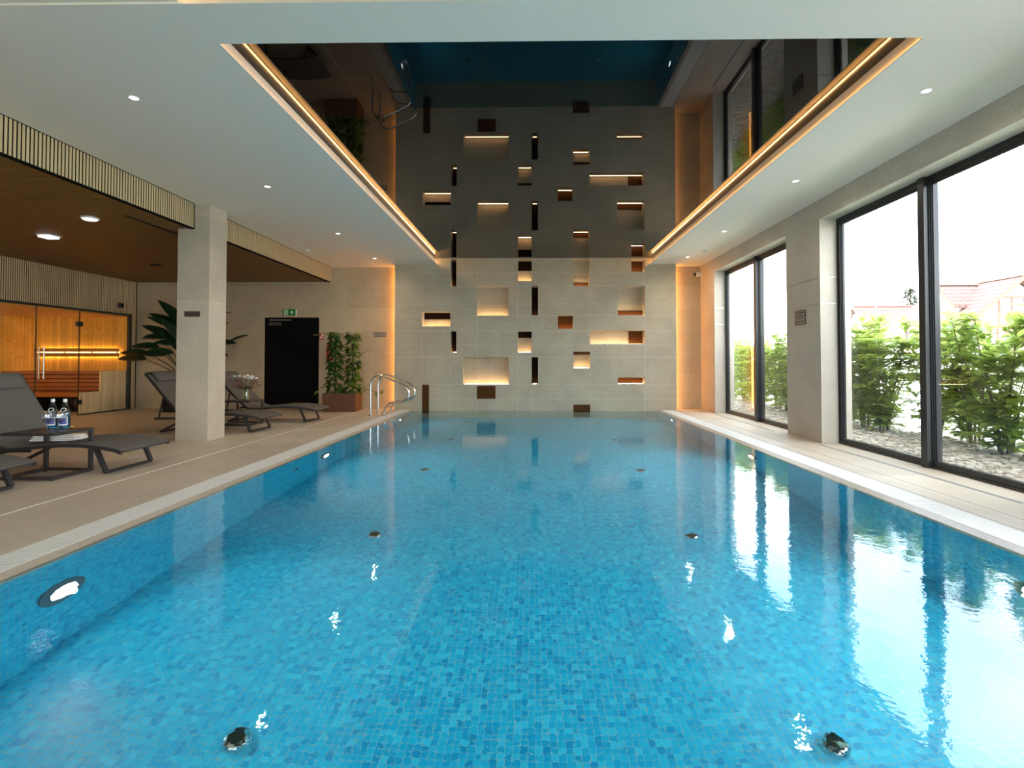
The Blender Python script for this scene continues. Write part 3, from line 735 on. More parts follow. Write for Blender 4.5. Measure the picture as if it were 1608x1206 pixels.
def smooth_path(pts, n=6):
    out = []; P = [Vector(p) for p in pts]; P = [P[0] * 2 - P[1]] + P + [P[-1] * 2 - P[-2]]
    for i in range(1, len(P) - 2):
        for k in range(n):
            u = k / n; a, b_, c, d_ = P[i - 1:i + 3]
            out.append(.5 * ((2 * b_) + (c - a) * u + (2 * a - 5 * b_ + 4 * c - d_) * u * u + (3 * b_ - a - 3 * c + d_) * u ** 3))
    out.append(P[-2]); return out
t = thing('pool_ladder', 'polished steel pool ladder with two looping handrails at far left corner', 'ladder', (-3.3, 10.92, 0))
O = (-3.3, 10.92, 0)
prof = [(-3.312, .0), (-3.312, .3), (-3.312, .60), (-3.285, .72), (-3.21, .80), (-3.11, .825), (-3.0, .785), (-2.85, .72), (-2.70, .655), (-2.59, .59), (-2.525, .49), (-2.545, .37), (-2.64, .295), (-2.80, .278), (-2.915, .25), (-2.985, .18), (-3.03, .09), (-3.04, .0)]
for y in (10.66, 11.18):
    rl = MB().tube([q - Vector(O) for q in smooth_path([(x, y, z) for x, z in prof], 5)], .0215, 14).build('handrail', M['steel'], t, smooth=60)
    for x in (-3.312, -3.04): MB().lathe([(.045, 0), (.045, .006), (.03, .016), (.022, .018)], (x - O[0], y - O[1], 0), 20).build('base_plate', M['steel'], rl, smooth=40)
    MB().tube([Vector(q) - Vector(O) for q in ((-2.66, y, -.06), (-2.66, y, -1.0))], .02, 12).build('stringer', M['steel'], t, smooth=60)
for z in (-.22, -.48, -.74): MB().box(.60, .70, -.25, .25, z - .02, z).build('tread', M['satin'], t, bevel=.006)

# ------------------------------------------------------------------ loungers and tables
def lounger(loc_, label, back_run=.58, back_rise=.66, rz=0):
    """foot end at local x = 0 pointing to the pool; the length runs to -x, the width along y"""
    t = thing('sun_lounger', label, 'sun lounger', loc_, rz, 'grey sun loungers')
    H = .35
    prof = [(.0, .235), (-.06, .258), (-.2, .285), (-.4, .305), (-.6, .308), (-.8, .295), (-1.0, .272), (-1.14, .262), (-1.24, .285)]
    bx, bz = -1.24, .285
    nb = 7
    back = [(bx - back_run * k / nb, bz + back_rise * (k / nb) ** 1.08) for k in range(1, nb + 1)]
    full = prof + back
    def sheet(pts, y0, y1, th):
        m = MB(); n = len(pts); v = []
        for i, (x, z) in enumerate(pts):
            a = pts[max(i - 1, 0)]; b_ = pts[min(i + 1, n - 1)]; dx, dz = b_[0] - a[0], b_[1] - a[1]; L = math.hypot(dx, dz); nx, nz_ = dz / L, -dx / L
            if nz_ < 0: nx, nz_ = -nx, -nz_
            for yy in (y0, y1): v += [(x, yy, z), (x - nx * th, yy, z - nz_ * th)]
        f = []
        for i in range(n - 1):
            a = i * 4; b_ = a + 4
            f += [(a, b_, b_ + 2, a + 2), (a + 1, a + 3, b_ + 3, b_ + 1), (a, a + 1, b_ + 1, b_), (a + 2, b_ + 2, b_ + 3, a + 3)]
        f += [(0, 2, 3, 1), ((n - 1) * 4, (n - 1) * 4 + 1, (n - 1) * 4 + 3, (n - 1) * 4 + 2)]
        return m.add(v, f)
    sheet(full, -H + .012, H - .012, .010).build('sling', M['fabric'], t, smooth=40)
    for s in (-1, 1):
        y0, y1 = (-H, -H + .03) if s < 0 else (H - .03, H)
        sheet([(x, z - .006) for x, z in prof], y0, y1, .034).build('side_rail', M['anthracite'], t, smooth=40)
        sheet([(x, z - .006) for x, z in [prof[-1]] + back], y0, y1, .034).build('backrest_rail', M['anthracite'], t, smooth=40)
    MB().bar((-.03, -H + .02, .222), (-.03, H - .02, .222), .04, .022).build('foot_bar', M['anthracite'], t)
    MB().bar((back[-1][0] + .01, -H + .02, back[-1][1] - .02), (back[-1][0] + .01, H - .02, back[-1][1] - .02), .03, .03).build('head_bar', M['anthracite'], t)
    for s in (-1, 1):
        y = s * (H - .045)
        MB().bar((-.30, y, .275), (-.185, y, .02), .03, .042, up=(0, 1, 0)).build('leg', M['anthracite'], t)
        MB().tube(smooth_path([(-1.02, y, .235), (-1.22, y, .215), (-1.36, y, .14), (-1.60, y, .018)], 4), .019, 8).build('leg', M['anthracite'], t, smooth=40)
        MB().bar((-.98, y - s * .03, .222), (-1.72, y - s * .03, .215), .02, .03).build('ratchet_rail', M['anthracite'], t)
    MB().bar((-.185, -H + .045, .014), (-.185, H - .045, .014), .036, .026).build('floor_bar', M['anthracite'], t)
    MB().bar((-1.60, -H + .045, .016), (-1.60, H - .045, .016), .032, .03).build('floor_bar', M['anthracite'], t)
    k = 5; px_, pz_ = back[3]
    for s in (-1, 1): MB().bar((px_, s * .27, pz_ - .03), (-1.66, s * .27, .225), .018, .018).build('backrest_prop', M['anthracite'], t)
    # pillow strapped over the head end
    a = Vector((back[-1][0], 0, back[-1][1])); b_ = Vector((back[-3][0], 0, back[-3][1])); d_ = (b_ - a).normalized(); n_ = Vector((-d_.z, 0, d_.x))
    if n_.x < 0: n_ = -n_
    pm = MB(); ring = 10; ys = [-.27, -.26, -.2, -.1, 0, .1, .2, .26, .27]; v = []
    for yy in ys:
        e = .55 if abs(yy) > .265 else (.85 if abs(yy) > .25 else 1)
        for q in range(ring):
            an = 2 * math.pi * q / ring; u = .095 * math.cos(an) * (e * .2 + .8); w_ = .032 * math.sin(an) * e
            v.append(a + d_ * (.105 + u) + n_ * (.034 + w_) + Vector((0, yy, 0)))
    f = []
    for i in range(len(ys) - 1):
        for q in range(ring): f.append((i * ring + q, i * ring + (q + 1) % ring, (i + 1) * ring + (q + 1) % ring, (i + 1) * ring + q))
    f += [tuple(range(ring)), tuple((len(ys) - 1) * ring + q for q in range(ring - 1, -1, -1))]
    pm.add(v, f).build('pillow', M['fabric'], t, smooth=60)
    return t
lounger((-4.39, 4.235, 0), 'grey sun lounger cut off by the lower left picture edge, only its foot showing')
lounger((-4.05, 5.455, 0), 'large grey sun lounger behind the table with blue bottles', .46, .70)
lounger((-4.225, 8.43, 0), 'grey sun lounger whose middle is hidden by the stone column')
lounger((-3.955, 9.80, 0), 'grey sun lounger in front of the black door, beside the flower vase', .62, .62)

def side_table(loc_, label, w=.5, d=.46, h=.445):
    t = thing('side_table', label, 'side table', loc_, 0, 'dark metal side tables')
    MB().box(-w / 2, w / 2, -d / 2, d / 2, h - .028, h).build('tabletop', M['table_metal'], t, bevel=.004)
    for s in (-1, 1): MB().box(s * (w / 2 - .02) - .018, s * (w / 2 - .02) + .018, d / 2 - .03, d / 2, .035, h - .028).build('leg', M['table_metal'], t, bevel=.003)
    f = MB(); f.box(-w / 2, w / 2, -d / 2, -d / 2 + .035, .01, .04); f.box(-w / 2 + .0, -w / 2 + .036, -d / 2 + .035, d / 2, .01, .04); f.box(w / 2 - .036, w / 2, -d / 2 + .035, d / 2, .01, .04)
    f.box(-w / 2 + .036, w / 2 - .036, d / 2 - .025, d / 2, .01, .035)
    f.build('base_frame', M['table_metal'], t, bevel=.003)
    f = MB()
    for sx in (-1, 1):
        for sy in (-1, 1): f.lathe([(.014, 0), (.014, .012)], (sx * (w / 2 - .03), sy * (d / 2 - .03), 0), 12)
    f.build('glide', M['ink'], t)
    return t
side_table((-4.72, 5.05, 0), 'dark metal side table carrying blue bottles and wine glasses')
side_table((-5.07, 9.11, 0), 'dark metal side table carrying the flower vase', .49, .46, .437)
TZ = .445
def bottle(loc_, label):
    t = thing('water_bottle', label, 'bottle', loc_, 0, 'blue water bottles')
    MB().lathe([(.044, 0), (.046, .006), (.046, .13), (.042, .165), (.030, .205), (.019, .245), (.0155, .268), (.0155, .278)], seg=28).build('glass_body', M['blue_glass'], t, smooth=50)
    MB().lathe([(.0405, .006), (.0415, .15), (.036, .178), (.001, .18)], seg=24).build('water', thin_glass('bottle_water', (.22, .50, .78)), t, smooth=50)
    MB().lathe([(.018, .266), (.018, .272), (.0165, .273), (.0165, .292), (.014, .294)], seg=20).build('cap', M['white_plastic'], t, smooth=40)
    def wrap(a0, a1, z0, z1, r, n=12):
        m = MB(); v = []
        for i in range(n + 1):
            a = R(a0 + (a1 - a0) * i / n); v += [(r * math.sin(a), -r * math.cos(a), z0), (r * math.sin(a), -r * math.cos(a), z1), ((r - .001) * math.sin(a), -(r - .001) * math.cos(a), z0), ((r - .001) * math.sin(a), -(r - .001) * math.cos(a), z1)]
        f = []
        for i in range(n): q = i * 4; f += [(q, q + 4, q + 5, q + 1), (q + 2, q + 3, q + 7, q + 6), (q + 1, q + 5, q + 7, q + 3), (q, q + 2, q + 6, q + 4)]
        return m.add(v, f)
    wrap(-60, 70, .032, .115, .0468).build('label_border', M['sign_white'], t)
    wrap(-60, 60, .044, .110, .0474).build('label_panel', M['sign_blue'], t)
    f = MB(); pts = []
    for i in range(25):
        a = 2 * math.pi * i / 24; u = .022 * math.cos(a); z = .188 + .016 * math.sin(a) + u * .15
        rr = .046 - (z - .13) * .175 if z < .165 else .042 - (z - .165) * .30
        ph = u / max(rr, .02) + .35; pts.append((rr * 1.04 * math.sin(ph), -rr * 1.04 * math.cos(ph), z))
    f.tube(pts, .0026, 6).build('emblem', M['sign_white'], t)
    return t
bottle((-4.83, 5.20, TZ), 'blue water bottle with white cap on side table, the one nearer the lounger head')
bottle((-4.705, 5.20, TZ), 'blue water bottle with white cap on side table, the one nearer the pool')
def wine_glass(loc_, label):
    t = thing('wine_glass', label, 'wine glass', loc_, 0, 'empty wine glasses')
    MB().lathe([(.036, 0), (.036, .002), (.008, .006), (.004, .012)], seg=24).build('foot', M['drink_glass'], t, smooth=60)
    MB().lathe([(.0038, .010), (.0036, .075)], seg=10).build('stem', M['drink_glass'], t, smooth=60)
    MB().lathe([(.004, .075), (.030, .084), (.046, .105), (.0505, .130), (.047, .160), (.040, .190), (.0385, .190), (.0455, .160), (.049, .130), (.0445, .107), (.029, .087), (.001, .080)], seg=28, cap=False).build('bowl', M['drink_glass'], t, smooth=60)
wine_glass((-4.715, 5.02, TZ), 'empty wine glass on side table in front of the bottle nearer the lounger head')
wine_glass((-4.60, 5.02, TZ), 'empty wine glass on side table in front of the bottle nearer the pool')
def folded(name, c, l, w_, h, mat, label, cat, rz):
    t = thing(name, label, cat, c, rz)
    for k in range(3):
        m = MB(); n = 12; v = []; z0 = h * k / 3
        for i in range(n + 1):
            x = -l / 2 + l * i / n
            for j in range(5):
                y = -w_ / 2 + w_ * j / 4; e = .01 * math.sin(i * 1.3 + k * 2 + j * .8)
                v.append((x * (1 - .05 * k), y * (1 - .05 * k), z0 + h / 3.2 + e * .4 if 0 < j < 4 and 0 < i < n else z0 + h / 5))
        N0 = len(v); v += [(x, y, z0) for x, y, z in v[:N0]]
        f = []
        for i in range(n):
            for j in range(4):
                a = i * 5 + j; f += [(a, a + 5, a + 6, a + 1), (N0 + a, N0 + a + 1, N0 + a + 6, N0 + a + 5)]
        for i in range(n): a = i * 5; f += [(a, N0 + a, N0 + a + 5, a + 5), (a + 4, a + 9, N0 + a + 9, N0 + a + 4)]
        for j in range(4): f += [(j, j + 1, N0 + j + 1, N0 + j), (n * 5 + j, N0 + n * 5 + j, N0 + n * 5 + j + 1, n * 5 + j + 1)]
        m.add(v, f).build('fold', M[mat], t, smooth=60)
folded('towel', (-4.96, 5.43, .296), .44, .20, .055, 'towel', 'folded white towel lying on the seat of lounger behind the bottle table', 'towel', R(6))
folded('cloth', (-5.17, 5.74, .296), .12, .10, .10, 'yellow', 'small yellow cloth behind the blue bottles on the lounger', 'cloth', 0)

# vase of flowers on the second table
t = thing('flower_vase', 'clear glass vase on the dark side table in front of the black door', 'vase', (-5.02, 9.1, .437))
MB().lathe([(.05, 0), (.056, .01), (.058, .12), (.05, .17), (.06, .21), (.057, .21), (.047, .17), (.054, .12), (.052, .014), (.001, .012)], seg=24, cap=False).build('glass_body', M['green_vase'], t, smooth=50)
MB().lathe([(.050, .014), (.052, .10), (.001, .10)], seg=20).build('water', thin_glass('vase_water', (.95, .97, .9)), t, smooth=50)
bq = thing('bouquet', 'bouquet of white blossoms with pinkish filler in the glass vase', 'flowers', (-5.02, 9.1, .46))
M['stem'] = plain('green_stem', (.07, .14, .03), .6); M['petal'] = plain('white_petal', (.85, .83, .80), .8); M['filler'] = plain('dusty_pink_filler', (.24, .12, .10), .8)
M['bq_leaf'] = leaf_mat('bouquet_leaf', (.03, .08, .02), (.06, .14, .03), transl=.15)
rnd = random.Random(3); heads = []
for i in range(13):
    a = i * 2.4; rr = .02 + .14 * math.sqrt((i + .5) / 13); heads.append((rr * 1.25 * math.cos(a), rr * .8 * math.sin(a), .36 + .07 * rnd.random() - rr * .2))
f = MB()
for h in heads: f.tube(smooth_path([(h[0] * .12, h[1] * .12, 0), (h[0] * .2, h[1] * .2, .17), (h[0] * .75, h[1] * .75, h[2] * .8), h], 3), .003, 5)
f.build('stem', M['stem'], bq)
for h in heads:
    f = MB(); f.blob((h[0], h[1], h[2] + .008), .026, .026, .018, 10, 6)
    for ring, (n, L, el) in enumerate(((14, .052, .2), (13, .044, .6), (10, .034, 1.0))):
        for k in range(n):
            a = 2 * math.pi * (k + ring * .5) / n; d_ = (math.cos(a) * math.cos(el), math.sin(a) * math.cos(el), math.sin(el)); f.leaf(h, d_, (0, 0, 1), L, .026, .1, .1, 2)
    f.build('blossom', M['petal'], bq)
f = MB(); g = MB()
for i in range(46):
    a = rnd.random() * 6.28; rr = .08 + .13 * rnd.random(); z = .20 + .16 * rnd.random(); p = (rr * 1.2 * math.cos(a), rr * math.sin(a), z)
    f.tube([(p[0] * .2, p[1] * .2, .16), p], .0015, 4)
    for k in range(6): f.blob((p[0] + rnd.uniform(-.02, .02), p[1] + rnd.uniform(-.02, .02), p[2] + rnd.uniform(-.02, .02)), .009, .009, .010, 5, 3)
    if i % 2: g.leaf((p[0] * .3, p[1] * .3, .17), (p[0], p[1], .08), (0, 0, 1), .13, .035)
f.build('filler_sprig', M['filler'], bq); g.build('foliage', M['bq_leaf'], bq)

# ------------------------------------------------------------------ indoor plants
M['dark_leaf'] = leaf_mat('strelitzia_leaf', (.006, .022, .010), (.016, .050, .018), .3, .10, (.05, .12, .02))
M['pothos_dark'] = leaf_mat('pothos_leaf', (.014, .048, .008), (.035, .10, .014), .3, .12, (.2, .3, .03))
M['pothos_light'] = leaf_mat('pothos_pale_leaf', (.08, .15, .02), (.20, .24, .04), .35, .15, (.4, .4, .05))
pt = thing('strelitzia', 'large dark bird of paradise plant in black pot behind the stone column', 'plant', (-7.78, 11.6, 0))
MB().box(-.30, .30, -.30, .30, 0, .49).build('pot', plain('black_planter', (.006, .006, .006), .6, spec=.2), pt, bevel=.01)
MB().box(-.28, .28, -.28, .28, .44, .47).build('soil', plain('dark_soil', (.03, .02, .012), .95), pt)
rnd = random.Random(11); st = MB(); lf = MB()
spec = [(-1.36, -.15, 1.22, .55), (-1.22, -.25, 1.34, .5), (-1.05, .1, 1.68, .45), (-.95, -.3, 1.48, .5), (-.75, -.2, 1.92, .55), (-.45, -.1, 2.45, .75), (-.55, -.3, 2.10, .6), (-.28, -.3, 1.75, .6), (-.6, -.35, 1.70, .5), (-.12, .1, 2.5, .7), (.2, -.2, 2.3, .6), (.45, -.1, 2.2, .6), (.75, -.2, 1.98, .55), (.95, -.25, 1.55, .5), (1.08, 0, 1.72, .5), (.8, -.3, 1.28, .5), (.35, -.35, 1.8, .55), (.62, .1, 2.25, .55), (-.85, -.1, 1.30, .45), (-.35, -.4, 1.55, .5), (-.2, -.4, 2.0, .55), (-.68, -.1, 2.2, .6), (.1, -.4, 1.6, .5), (-.5, -.45, 1.35, .45), (.55, -.4, 1.5, .5)]
for (x, y, z, L) in spec:
    if x > .15: x += .24
    tip = Vector((x, y, z)); hd = Vector((x, y, 0)); hl = max(hd.length, .05); hd = hd / hl
    j = tip - (hd * (.78 if hl > .5 else .35) + Vector((0, 0, .45 if z > 1.7 else .1))).normalized() * L
    j.z = max(j.z, .75)
    st.tube(smooth_path([(rnd.uniform(-.1, .1), rnd.uniform(-.1, .1), .45), (j.x * .35, j.y * .35, .45 + (j.z - .45) * .62), tuple(j)], 5), [.016 - .0009 * k for k in range(11)], 7)
    d_ = (tip - j); up = Vector((-hd.x * .6, -.55, .9)); lf.leaf(j, d_, up, d_.length * 1.15, .24 + .05 * rnd.random(), .12, .25, 7)
st.build('stem', M['dark_leaf'], pt, smooth=60); lf.build('foliage', M['dark_leaf'], pt, smooth=60)

pl_ = thing('planter_box', 'rectangular rust coloured planter box beside the black door', 'planter', (-4.27, 11.70, 0))
w_, d_ = .73, .46
f = MB()
f.box(-w_ / 2, w_ / 2, -d_ / 2, -d_ / 2 + .02, .01, .405); f.box(-w_ / 2, w_ / 2, d_ / 2 - .02, d_ / 2, .01, .405); f.box(-w_ / 2, -w_ / 2 + .02, -d_ / 2 + .02, d_ / 2 - .02, .01, .405); f.box(w_ / 2 - .02, w_ / 2, -d_ / 2 + .02, d_ / 2 - .02, .01, .405); f.box(-w_ / 2 + .02, w_ / 2 - .02, -d_ / 2 + .02, d_ / 2 - .02, .01, .03)
f.build('box', plain('rust_planter', (.105, .038, .013), .65, grain=.2, gscale=18), pl_)
MB().box(-w_ / 2 + .02, w_ / 2 - .02, -d_ / 2 + .02, d_ / 2 - .02, .34, .385).build('pebble_bed', M['soil'], pl_)
MB().box(-w_ / 2 + .03, w_ / 2 - .03, -d_ / 2 + .03, d_ / 2 - .03, 0, .01).build('foot', M['ink'], pl_)
def pothos(loc_, label, h, seed, light, wide, extra):
    t = thing('climbing_pothos', label, 'plant', loc_, 0); rnd = random.Random(seed)
    MB().tube([(0, 0, 0), (0, 0, h - .08)], .022, 10).build('moss_pole', plain('moss_pole', (.05, .04, .02), .95, grain=.4, gscale=120), t)
    a_ = MB(); b_ = MB(); v = MB()
    for k in range(4):
        ph = k * 1.6; v.tube([(.05 * math.cos(ph + z * 4), .05 * math.sin(ph + z * 4), z) for z in [h * i / 12 for i in range(13)]], .006, 5)
    def heart(m, p, d_, L):
        m.leaf(p, d_, (0, -.35, 1), L, L * .72, .42, .15, 5)
    n = int(170 * h)
    for i in range(n):
        z = h * rnd.random() ** .95; a = rnd.uniform(-math.pi, 0) if rnd.random() < .8 else rnd.uniform(0, math.pi); rr = .05 + wide * (.35 + .65 * rnd.random()) * (1 - .25 * z / h)
        if z < .3: rr += .05 * rnd.random()
        d_ = Vector((math.cos(a), math.sin(a) * .75, rnd.uniform(-.45, .25)))
        p = Vector((math.cos(a), math.sin(a) * .8, 0)) * (rr * .55) + Vector((0, 0, z))
        heart(b_ if rnd.random() < light * (1.4 if d_.x > 0 else .5) else a_, p, d_, rnd.uniform(.085, .155))  # pale leaves drawn more often on the pool side
    for pts in extra:
        sp = smooth_path(pts, 4); v.tube(sp, .004, 5)
        for q in sp[4::3]: heart(b_, q, (rnd.uniform(-1, 1), -.5, rnd.uniform(-.6, .2)), rnd.uniform(.08, .13))
    a_.build('foliage', M['pothos_dark'], t, smooth=60); b_.build('pale_foliage', M['pothos_light'], t, smooth=60); v.build('vine', M['stem'], t, smooth=60)
pothos((-4.44, 11.70, .385), 'tall dark green climbing pothos on the door side of the rust planter', 1.40, 5, .10, .17, [[(0, 0, 1.28), (-.2, -.05, 1.36), (-.42, -.02, 1.30)], [(-.1, -.1, .2), (-.25, -.15, .15), (-.3, -.2, .05)]])
pothos((-4.04, 11.70, .385), 'yellow green climbing pothos on the ladder side of the rust planter', 1.37, 8, .5, .16, [[(.05, 0, .95), (.25, -.02, .92), (.40, -.02, 1.02)], [(.1, 0, .3), (.35, -.05, .1), (.62, -.08, .05), (.72, -.06, .12)], [(0, 0, 1.3), (.15, -.05, 1.36), (.2, -.05, 1.22)]])

# ------------------------------------------------------------------ outdoors
GZ = .03
S(B(4.36, 6.6, -8, 30, -.4, GZ).build('ground_bed', plain('garden_soil', (.30, .25, .19), .95, grain=.3, gscale=12)))
S(B(6.6, 120, -40, 140, -.4, GZ - .02).build('ground_paving', plain('pale_paving', (.62, .60, .56), .8, grain=.08, gscale=2)))
S(B(-60, 4.36, -60, -4.5, -.4, -.05).build('ground_lawn', plain('front_lawn', (.12, .17, .06), .9)))
S(B(-60, -12.2, -4.5, 140, -.4, -.05).build('ground_far', plain('lawn', (.10, .16, .05), .9)))
rnd = random.Random(21); gv = MB()
for i in range(2600):
    x = 4.42 + 1.5 * rnd.random(); y = 3.2 + 12.5 * rnd.random() ** 1.15; s_ = rnd.uniform(.018, .045)
    k = len(gv.v); gv.lathe([(.5, -.5), (.95, -.2), (.9, .25), (.4, .55)], seg=6)
    a = rnd.random() * 6.28; ca, sa = math.cos(a), math.sin(a); ex = rnd.uniform(.9, 1.6)
    for q in range(k, len(gv.v)):
        u, v_, w_ = gv.v[q]; u *= ex; gv.v[q] = (x + (u * ca - v_ * sa) * s_, y + (u * sa + v_ * ca) * s_, GZ + s_ * .3 + w_ * s_ * .8)
gvo = gv.build('gravel', plain('pale_gravel', (.36, .325, .27), .85, grain=.35, gscale=9), smooth=60)
tag(gvo, 'pale rounded gravel strip between the window glass and the laurel hedge', 'gravel', kind='stuff')

M['laurel'] = leaf_mat('laurel_leaf', (.20, .30, .06), (.34, .46, .12), .28, .5, (.72, .84, .20))
M['bark'] = plain('brown_bark', (.16, .11, .07), .9, grain=.3, gscale=40)
def laurel(seed, h):
    rnd = random.Random(seed); st = MB(); lf = MB()
    def whorl(p, d_, n, L):
        for k in range(n):
            a = k * 2.4 + rnd.random(); s1 = Vector((math.cos(a), math.sin(a), 0)); q = (s1 * rnd.uniform(.7, 1.1) + d_ * rnd.uniform(.1, .9)).normalized()
            lf.leaf(p - d_ * (.02 * k), q, (0, 0, 1), L * rnd.uniform(.75, 1.2), L * .38, rnd.uniform(.05, .4), .22, 3)
    for b_ in range(7):
        a = b_ * .9 + rnd.random() * .5; lean = rnd.uniform(.12, .50); top = Vector((math.cos(a) * lean, math.sin(a) * lean * 1.25, h * rnd.uniform(.78, 1.0)))
        path = smooth_path([(math.cos(a) * .05, math.sin(a) * .05, -.02), (top.x * .35 + rnd.uniform(-.04, .04), top.y * .35, top.z * .35), (top.x * .8, top.y * .8, top.z * .7), tuple(top)], 5)
        st.tube(path, [.014 - .0007 * k for k in range(len(path))], 6)
        whorl(top, Vector((0, 0, 1)), 10, .21)
        for q in range(20):
            u = rnd.uniform(.10, .97); p = path[int(u * (len(path) - 1))]; aa = rnd.random() * 6.28
            d_ = Vector((math.cos(aa), math.sin(aa), rnd.uniform(.1, .9))).normalized(); L = rnd.uniform(.12, .34) * (1.1 - .4 * u); e = p + d_ * L
            st.tube([p, p + d_ * L * .5 + Vector((0, 0, .02)), e], [.005, .004, .003], 5)
            for k in range(4): whorl(p + d_ * L * (.3 + .7 * k / 3), d_, 2 if k < 3 else 6, .19)
        for q in range(4):
            p = path[2 + q]; whorl(p + Vector((rnd.uniform(-.15, .15), rnd.uniform(-.15, .15), rnd.uniform(-.05, .2))), Vector((0, 0, 1)), 4, .14)
    return st, lf
var = []
NSH = 18
for i in range(NSH):
    y = 4.2 + i * .66 + random.uniform(-.1, .1); x = 5.6 + random.uniform(-.12, .15)
    lab = 'green laurel shrub in the hedge outside the windows, %s from the near end' % ORD[i]
    z = GZ
    if i < 4:
        t = thing('laurel_shrub', lab, 'shrub', (x, y, z), random.uniform(0, 6.28), 'laurel hedge')
        st, lf = laurel(40 + i, (1.86, 1.72, 1.95, 1.66)[i]); st.build('stem', M['bark'], t, smooth=60); lf.build('foliage', M['laurel'], t, smooth=60)
        var.append(t)
    else:
        t = dup(var[(i * 3 + 1) % 4], (x, y, z), random.uniform(0, 6.28), lab)
        sc = random.uniform(.9, 1.04) * (1.0 if y < 9.5 else .93); t.scale = (1, 1, sc)

M['house_wall'] = plain('pale_render', (.80, .77, .72), .9, grain=.04, gscale=4)
M['house_timber'] = plain('reddish_timber', (.30, .12, .07), .7)
M['house_glass'] = plain('house_glass', (.35, .37, .38), .1)
def roof_mat():
    m, t, b = new_mat('red_roof_tile'); p = position(t)
    br = N(t, 'ShaderNodeTexBrick'); br.inputs['Scale'].default_value = 1; br.inputs['Brick Width'].default_value = .5; br.inputs['Row Height'].default_value = .38; br.inputs['Mortar Size'].default_value = .05
    br.inputs['Color1'].default_value = (.16, .095, .08, 1); br.inputs['Color2'].default_value = (.19, .115, .10, 1); br.inputs['Mortar'].default_value = (.10, .05, .04, 1)
    s = N(t, 'ShaderNodeSeparateXYZ'); t.links.new(p, s.inputs[0]); c = N(t, 'ShaderNodeCombineXYZ')
    t.links.new(mth(t, 'ADD', s.outputs[0], s.outputs[1]), c.inputs[0]); t.links.new(s.outputs[2], c.inputs[1]); t.links.new(c.outputs[0], br.inputs['Vector'])
    t.links.new(br.outputs['Color'], b.inputs['Base Color']); b.inputs['Roughness'].default_value = .8
    return m
M['roof'] = roof_mat()
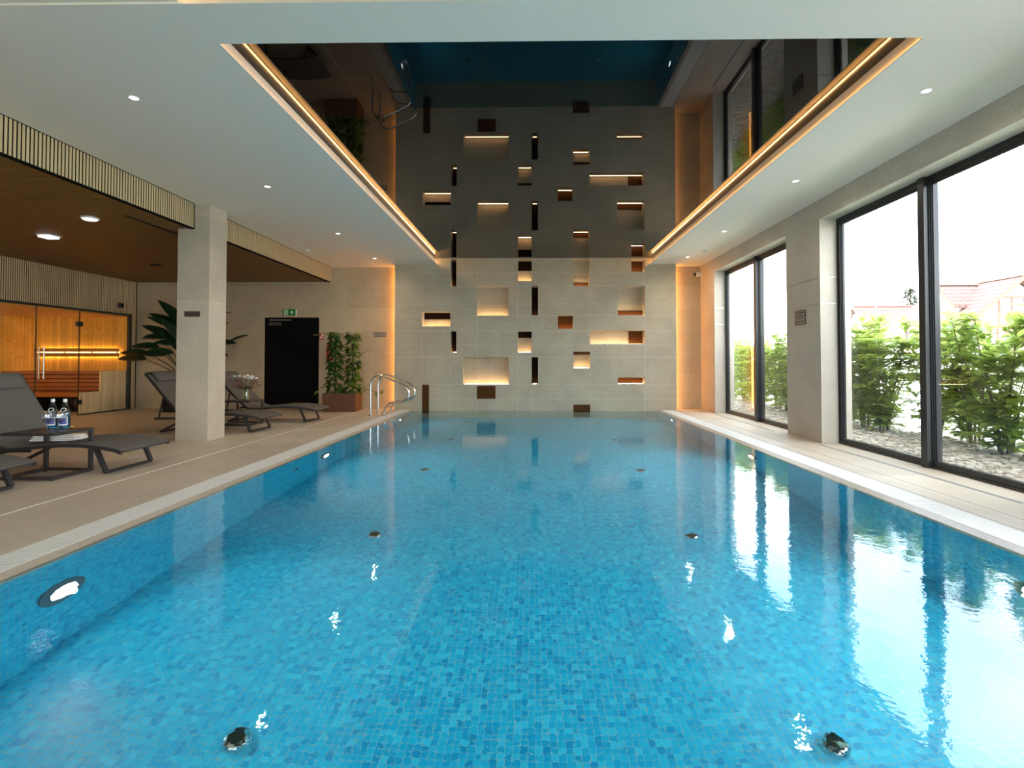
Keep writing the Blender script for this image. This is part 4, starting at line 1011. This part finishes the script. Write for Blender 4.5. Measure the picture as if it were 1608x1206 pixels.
def house(name, label, x, y, w_, L, eave, peak, over, axis='y', detail=True, t=None, off=(0, 0)):
    """gable house: ridge along `axis`, centred on x (or y)"""
    t = t or thing(name, label, 'house', (x, y, 0)); ox, oy = off
    T = (lambda u, v_, z: (u + ox, v_ + oy, z)) if axis == 'y' else (lambda u, v_, z: (v_ + ox, u + oy, z))
    MB().prism([(-w_ / 2, 0), (w_ / 2, 0), (w_ / 2, eave), (0, peak - .15), (-w_ / 2, eave)], lambda u, z, d_: T(u, d_, z), L).build('wall', M['house_wall'], t)
    k = (peak - eave) / (w_ / 2)
    for s in (-1, 1):
        e = w_ / 2 + over; ze = peak - k * e
        pts = [(0, peak), (s * e, ze), (s * e, ze + .22), (0, peak + .22)]
        MB().prism(pts, lambda u, z, d_: T(u, d_ - over, z), L + 2 * over).build('roof', M['roof'], t)
        MB().prism([(0, peak - .10), (s * e, ze - .14), (s * e, ze + .16), (0, peak + .2)], lambda u, z, d_: T(u, d_ - over - .12, z), .12).build('barge_board', M['house_timber'], t)
    MB().prism([(-.2, peak + .18), (.2, peak + .18), (.0, peak + .36)], lambda u, z, d_: T(u, d_ - over, z), L + 2 * over).build('ridge', M['house_timber'], t)
    if detail:
        for (u0, u1, z0, z1) in ((-1.4, .6, peak - 3.2, peak - 1.6), (-1.6, -.2, peak - 6.0, peak - 4.4), (.4, 1.6, peak - 6.0, peak - 4.4)):
            f = MB()
            for a in ((u0, u1, z0 - .12, z0), (u0, u1, z1, z1 + .12), (u0 - .12, u0, z0 - .12, z1 + .12), (u1, u1 + .12, z0 - .12, z1 + .12), ((u0 + u1) / 2 - .06, (u0 + u1) / 2 + .06, z0, z1)):
                q = B(*([a[0], a[1], -.1, .02] if axis == 'y' else [-.1, .02, a[0], a[1]]), a[2], a[3]); f.add(q.v, q.f)
            wf = f.build('window', M['house_timber'], t)
            B(*([u0, u1, -.04, .01] if axis == 'y' else [-.04, .01, u0, u1]), z0, z1).build('pane', M['house_glass'], wf)
        f = MB()
        for i in range(4): z = peak - 3.9 + i * .26; f.box(-2.4, 2.9, -1.05, -1.0, z, z + .1)
        for i in range(9): u = -2.4 + i * .65; f.box(u, u + .08, -1.08, -1.0, peak - 4.0, peak - 2.95)
        f.box(-2.4, 2.9, -1.1, 0, peak - 4.15, peak - 4.0)
        f.build('balcony', M['house_timber'], t)
    return t
gh = house('gable_house', 'pale house with red tiled gable roof and balcony beyond the hedge', 41.2, 45, 11.0, 8.6, 3.6, 8.1, .8)
house('wing', '', 0, 0, 3.4, 5.0, 6.2, 7.9, .4, 'x', False, gh, (-3.6, 3.5))
house('long_house', 'long pale house with washed out red roof seen left of the near window mullion', 47, 76, 12.0, 15, 3.4, 8.8, .7, 'x', False)
tr = thing('pine_tree', 'slender grey green tree rising above the long house roof', 'tree', (66.0, 92, 0)); tr.scale = (1.25, 1.25, 1.12)
rnd = random.Random(5)
MB().tube([(0, 0, 0), (.1, 0, 6), (0, 0, 12)], [.3, .2, .05], 8).build('trunk', M['bark'], tr)
f = MB()
for i in range(1300):
    z = 6.5 + 5.9 * rnd.random(); rr = (13.2 - z) / 6.7 * 2.1 * math.sqrt(rnd.random()); a = rnd.random() * 6.28
    d_ = (math.cos(a), math.sin(a), rnd.uniform(-.3, .3)); f.leaf((rr * math.cos(a), rr * math.sin(a), z), d_, (0, 0, 1), .7, .22, .2, .1, 2)
f.build('foliage', leaf_mat('pine_needles', (.035, .05, .025), (.06, .075, .04), .7, .05), tr)
tag(MB().lathe([(.09, 0), (.06, 9.0), (.05, 14.0)], (31.0, 47.5, 0), 10).build('flagpole', M['slot'], smooth=40), 'thin pale flagpole standing beyond the hedge left of the window mullion', 'pole')
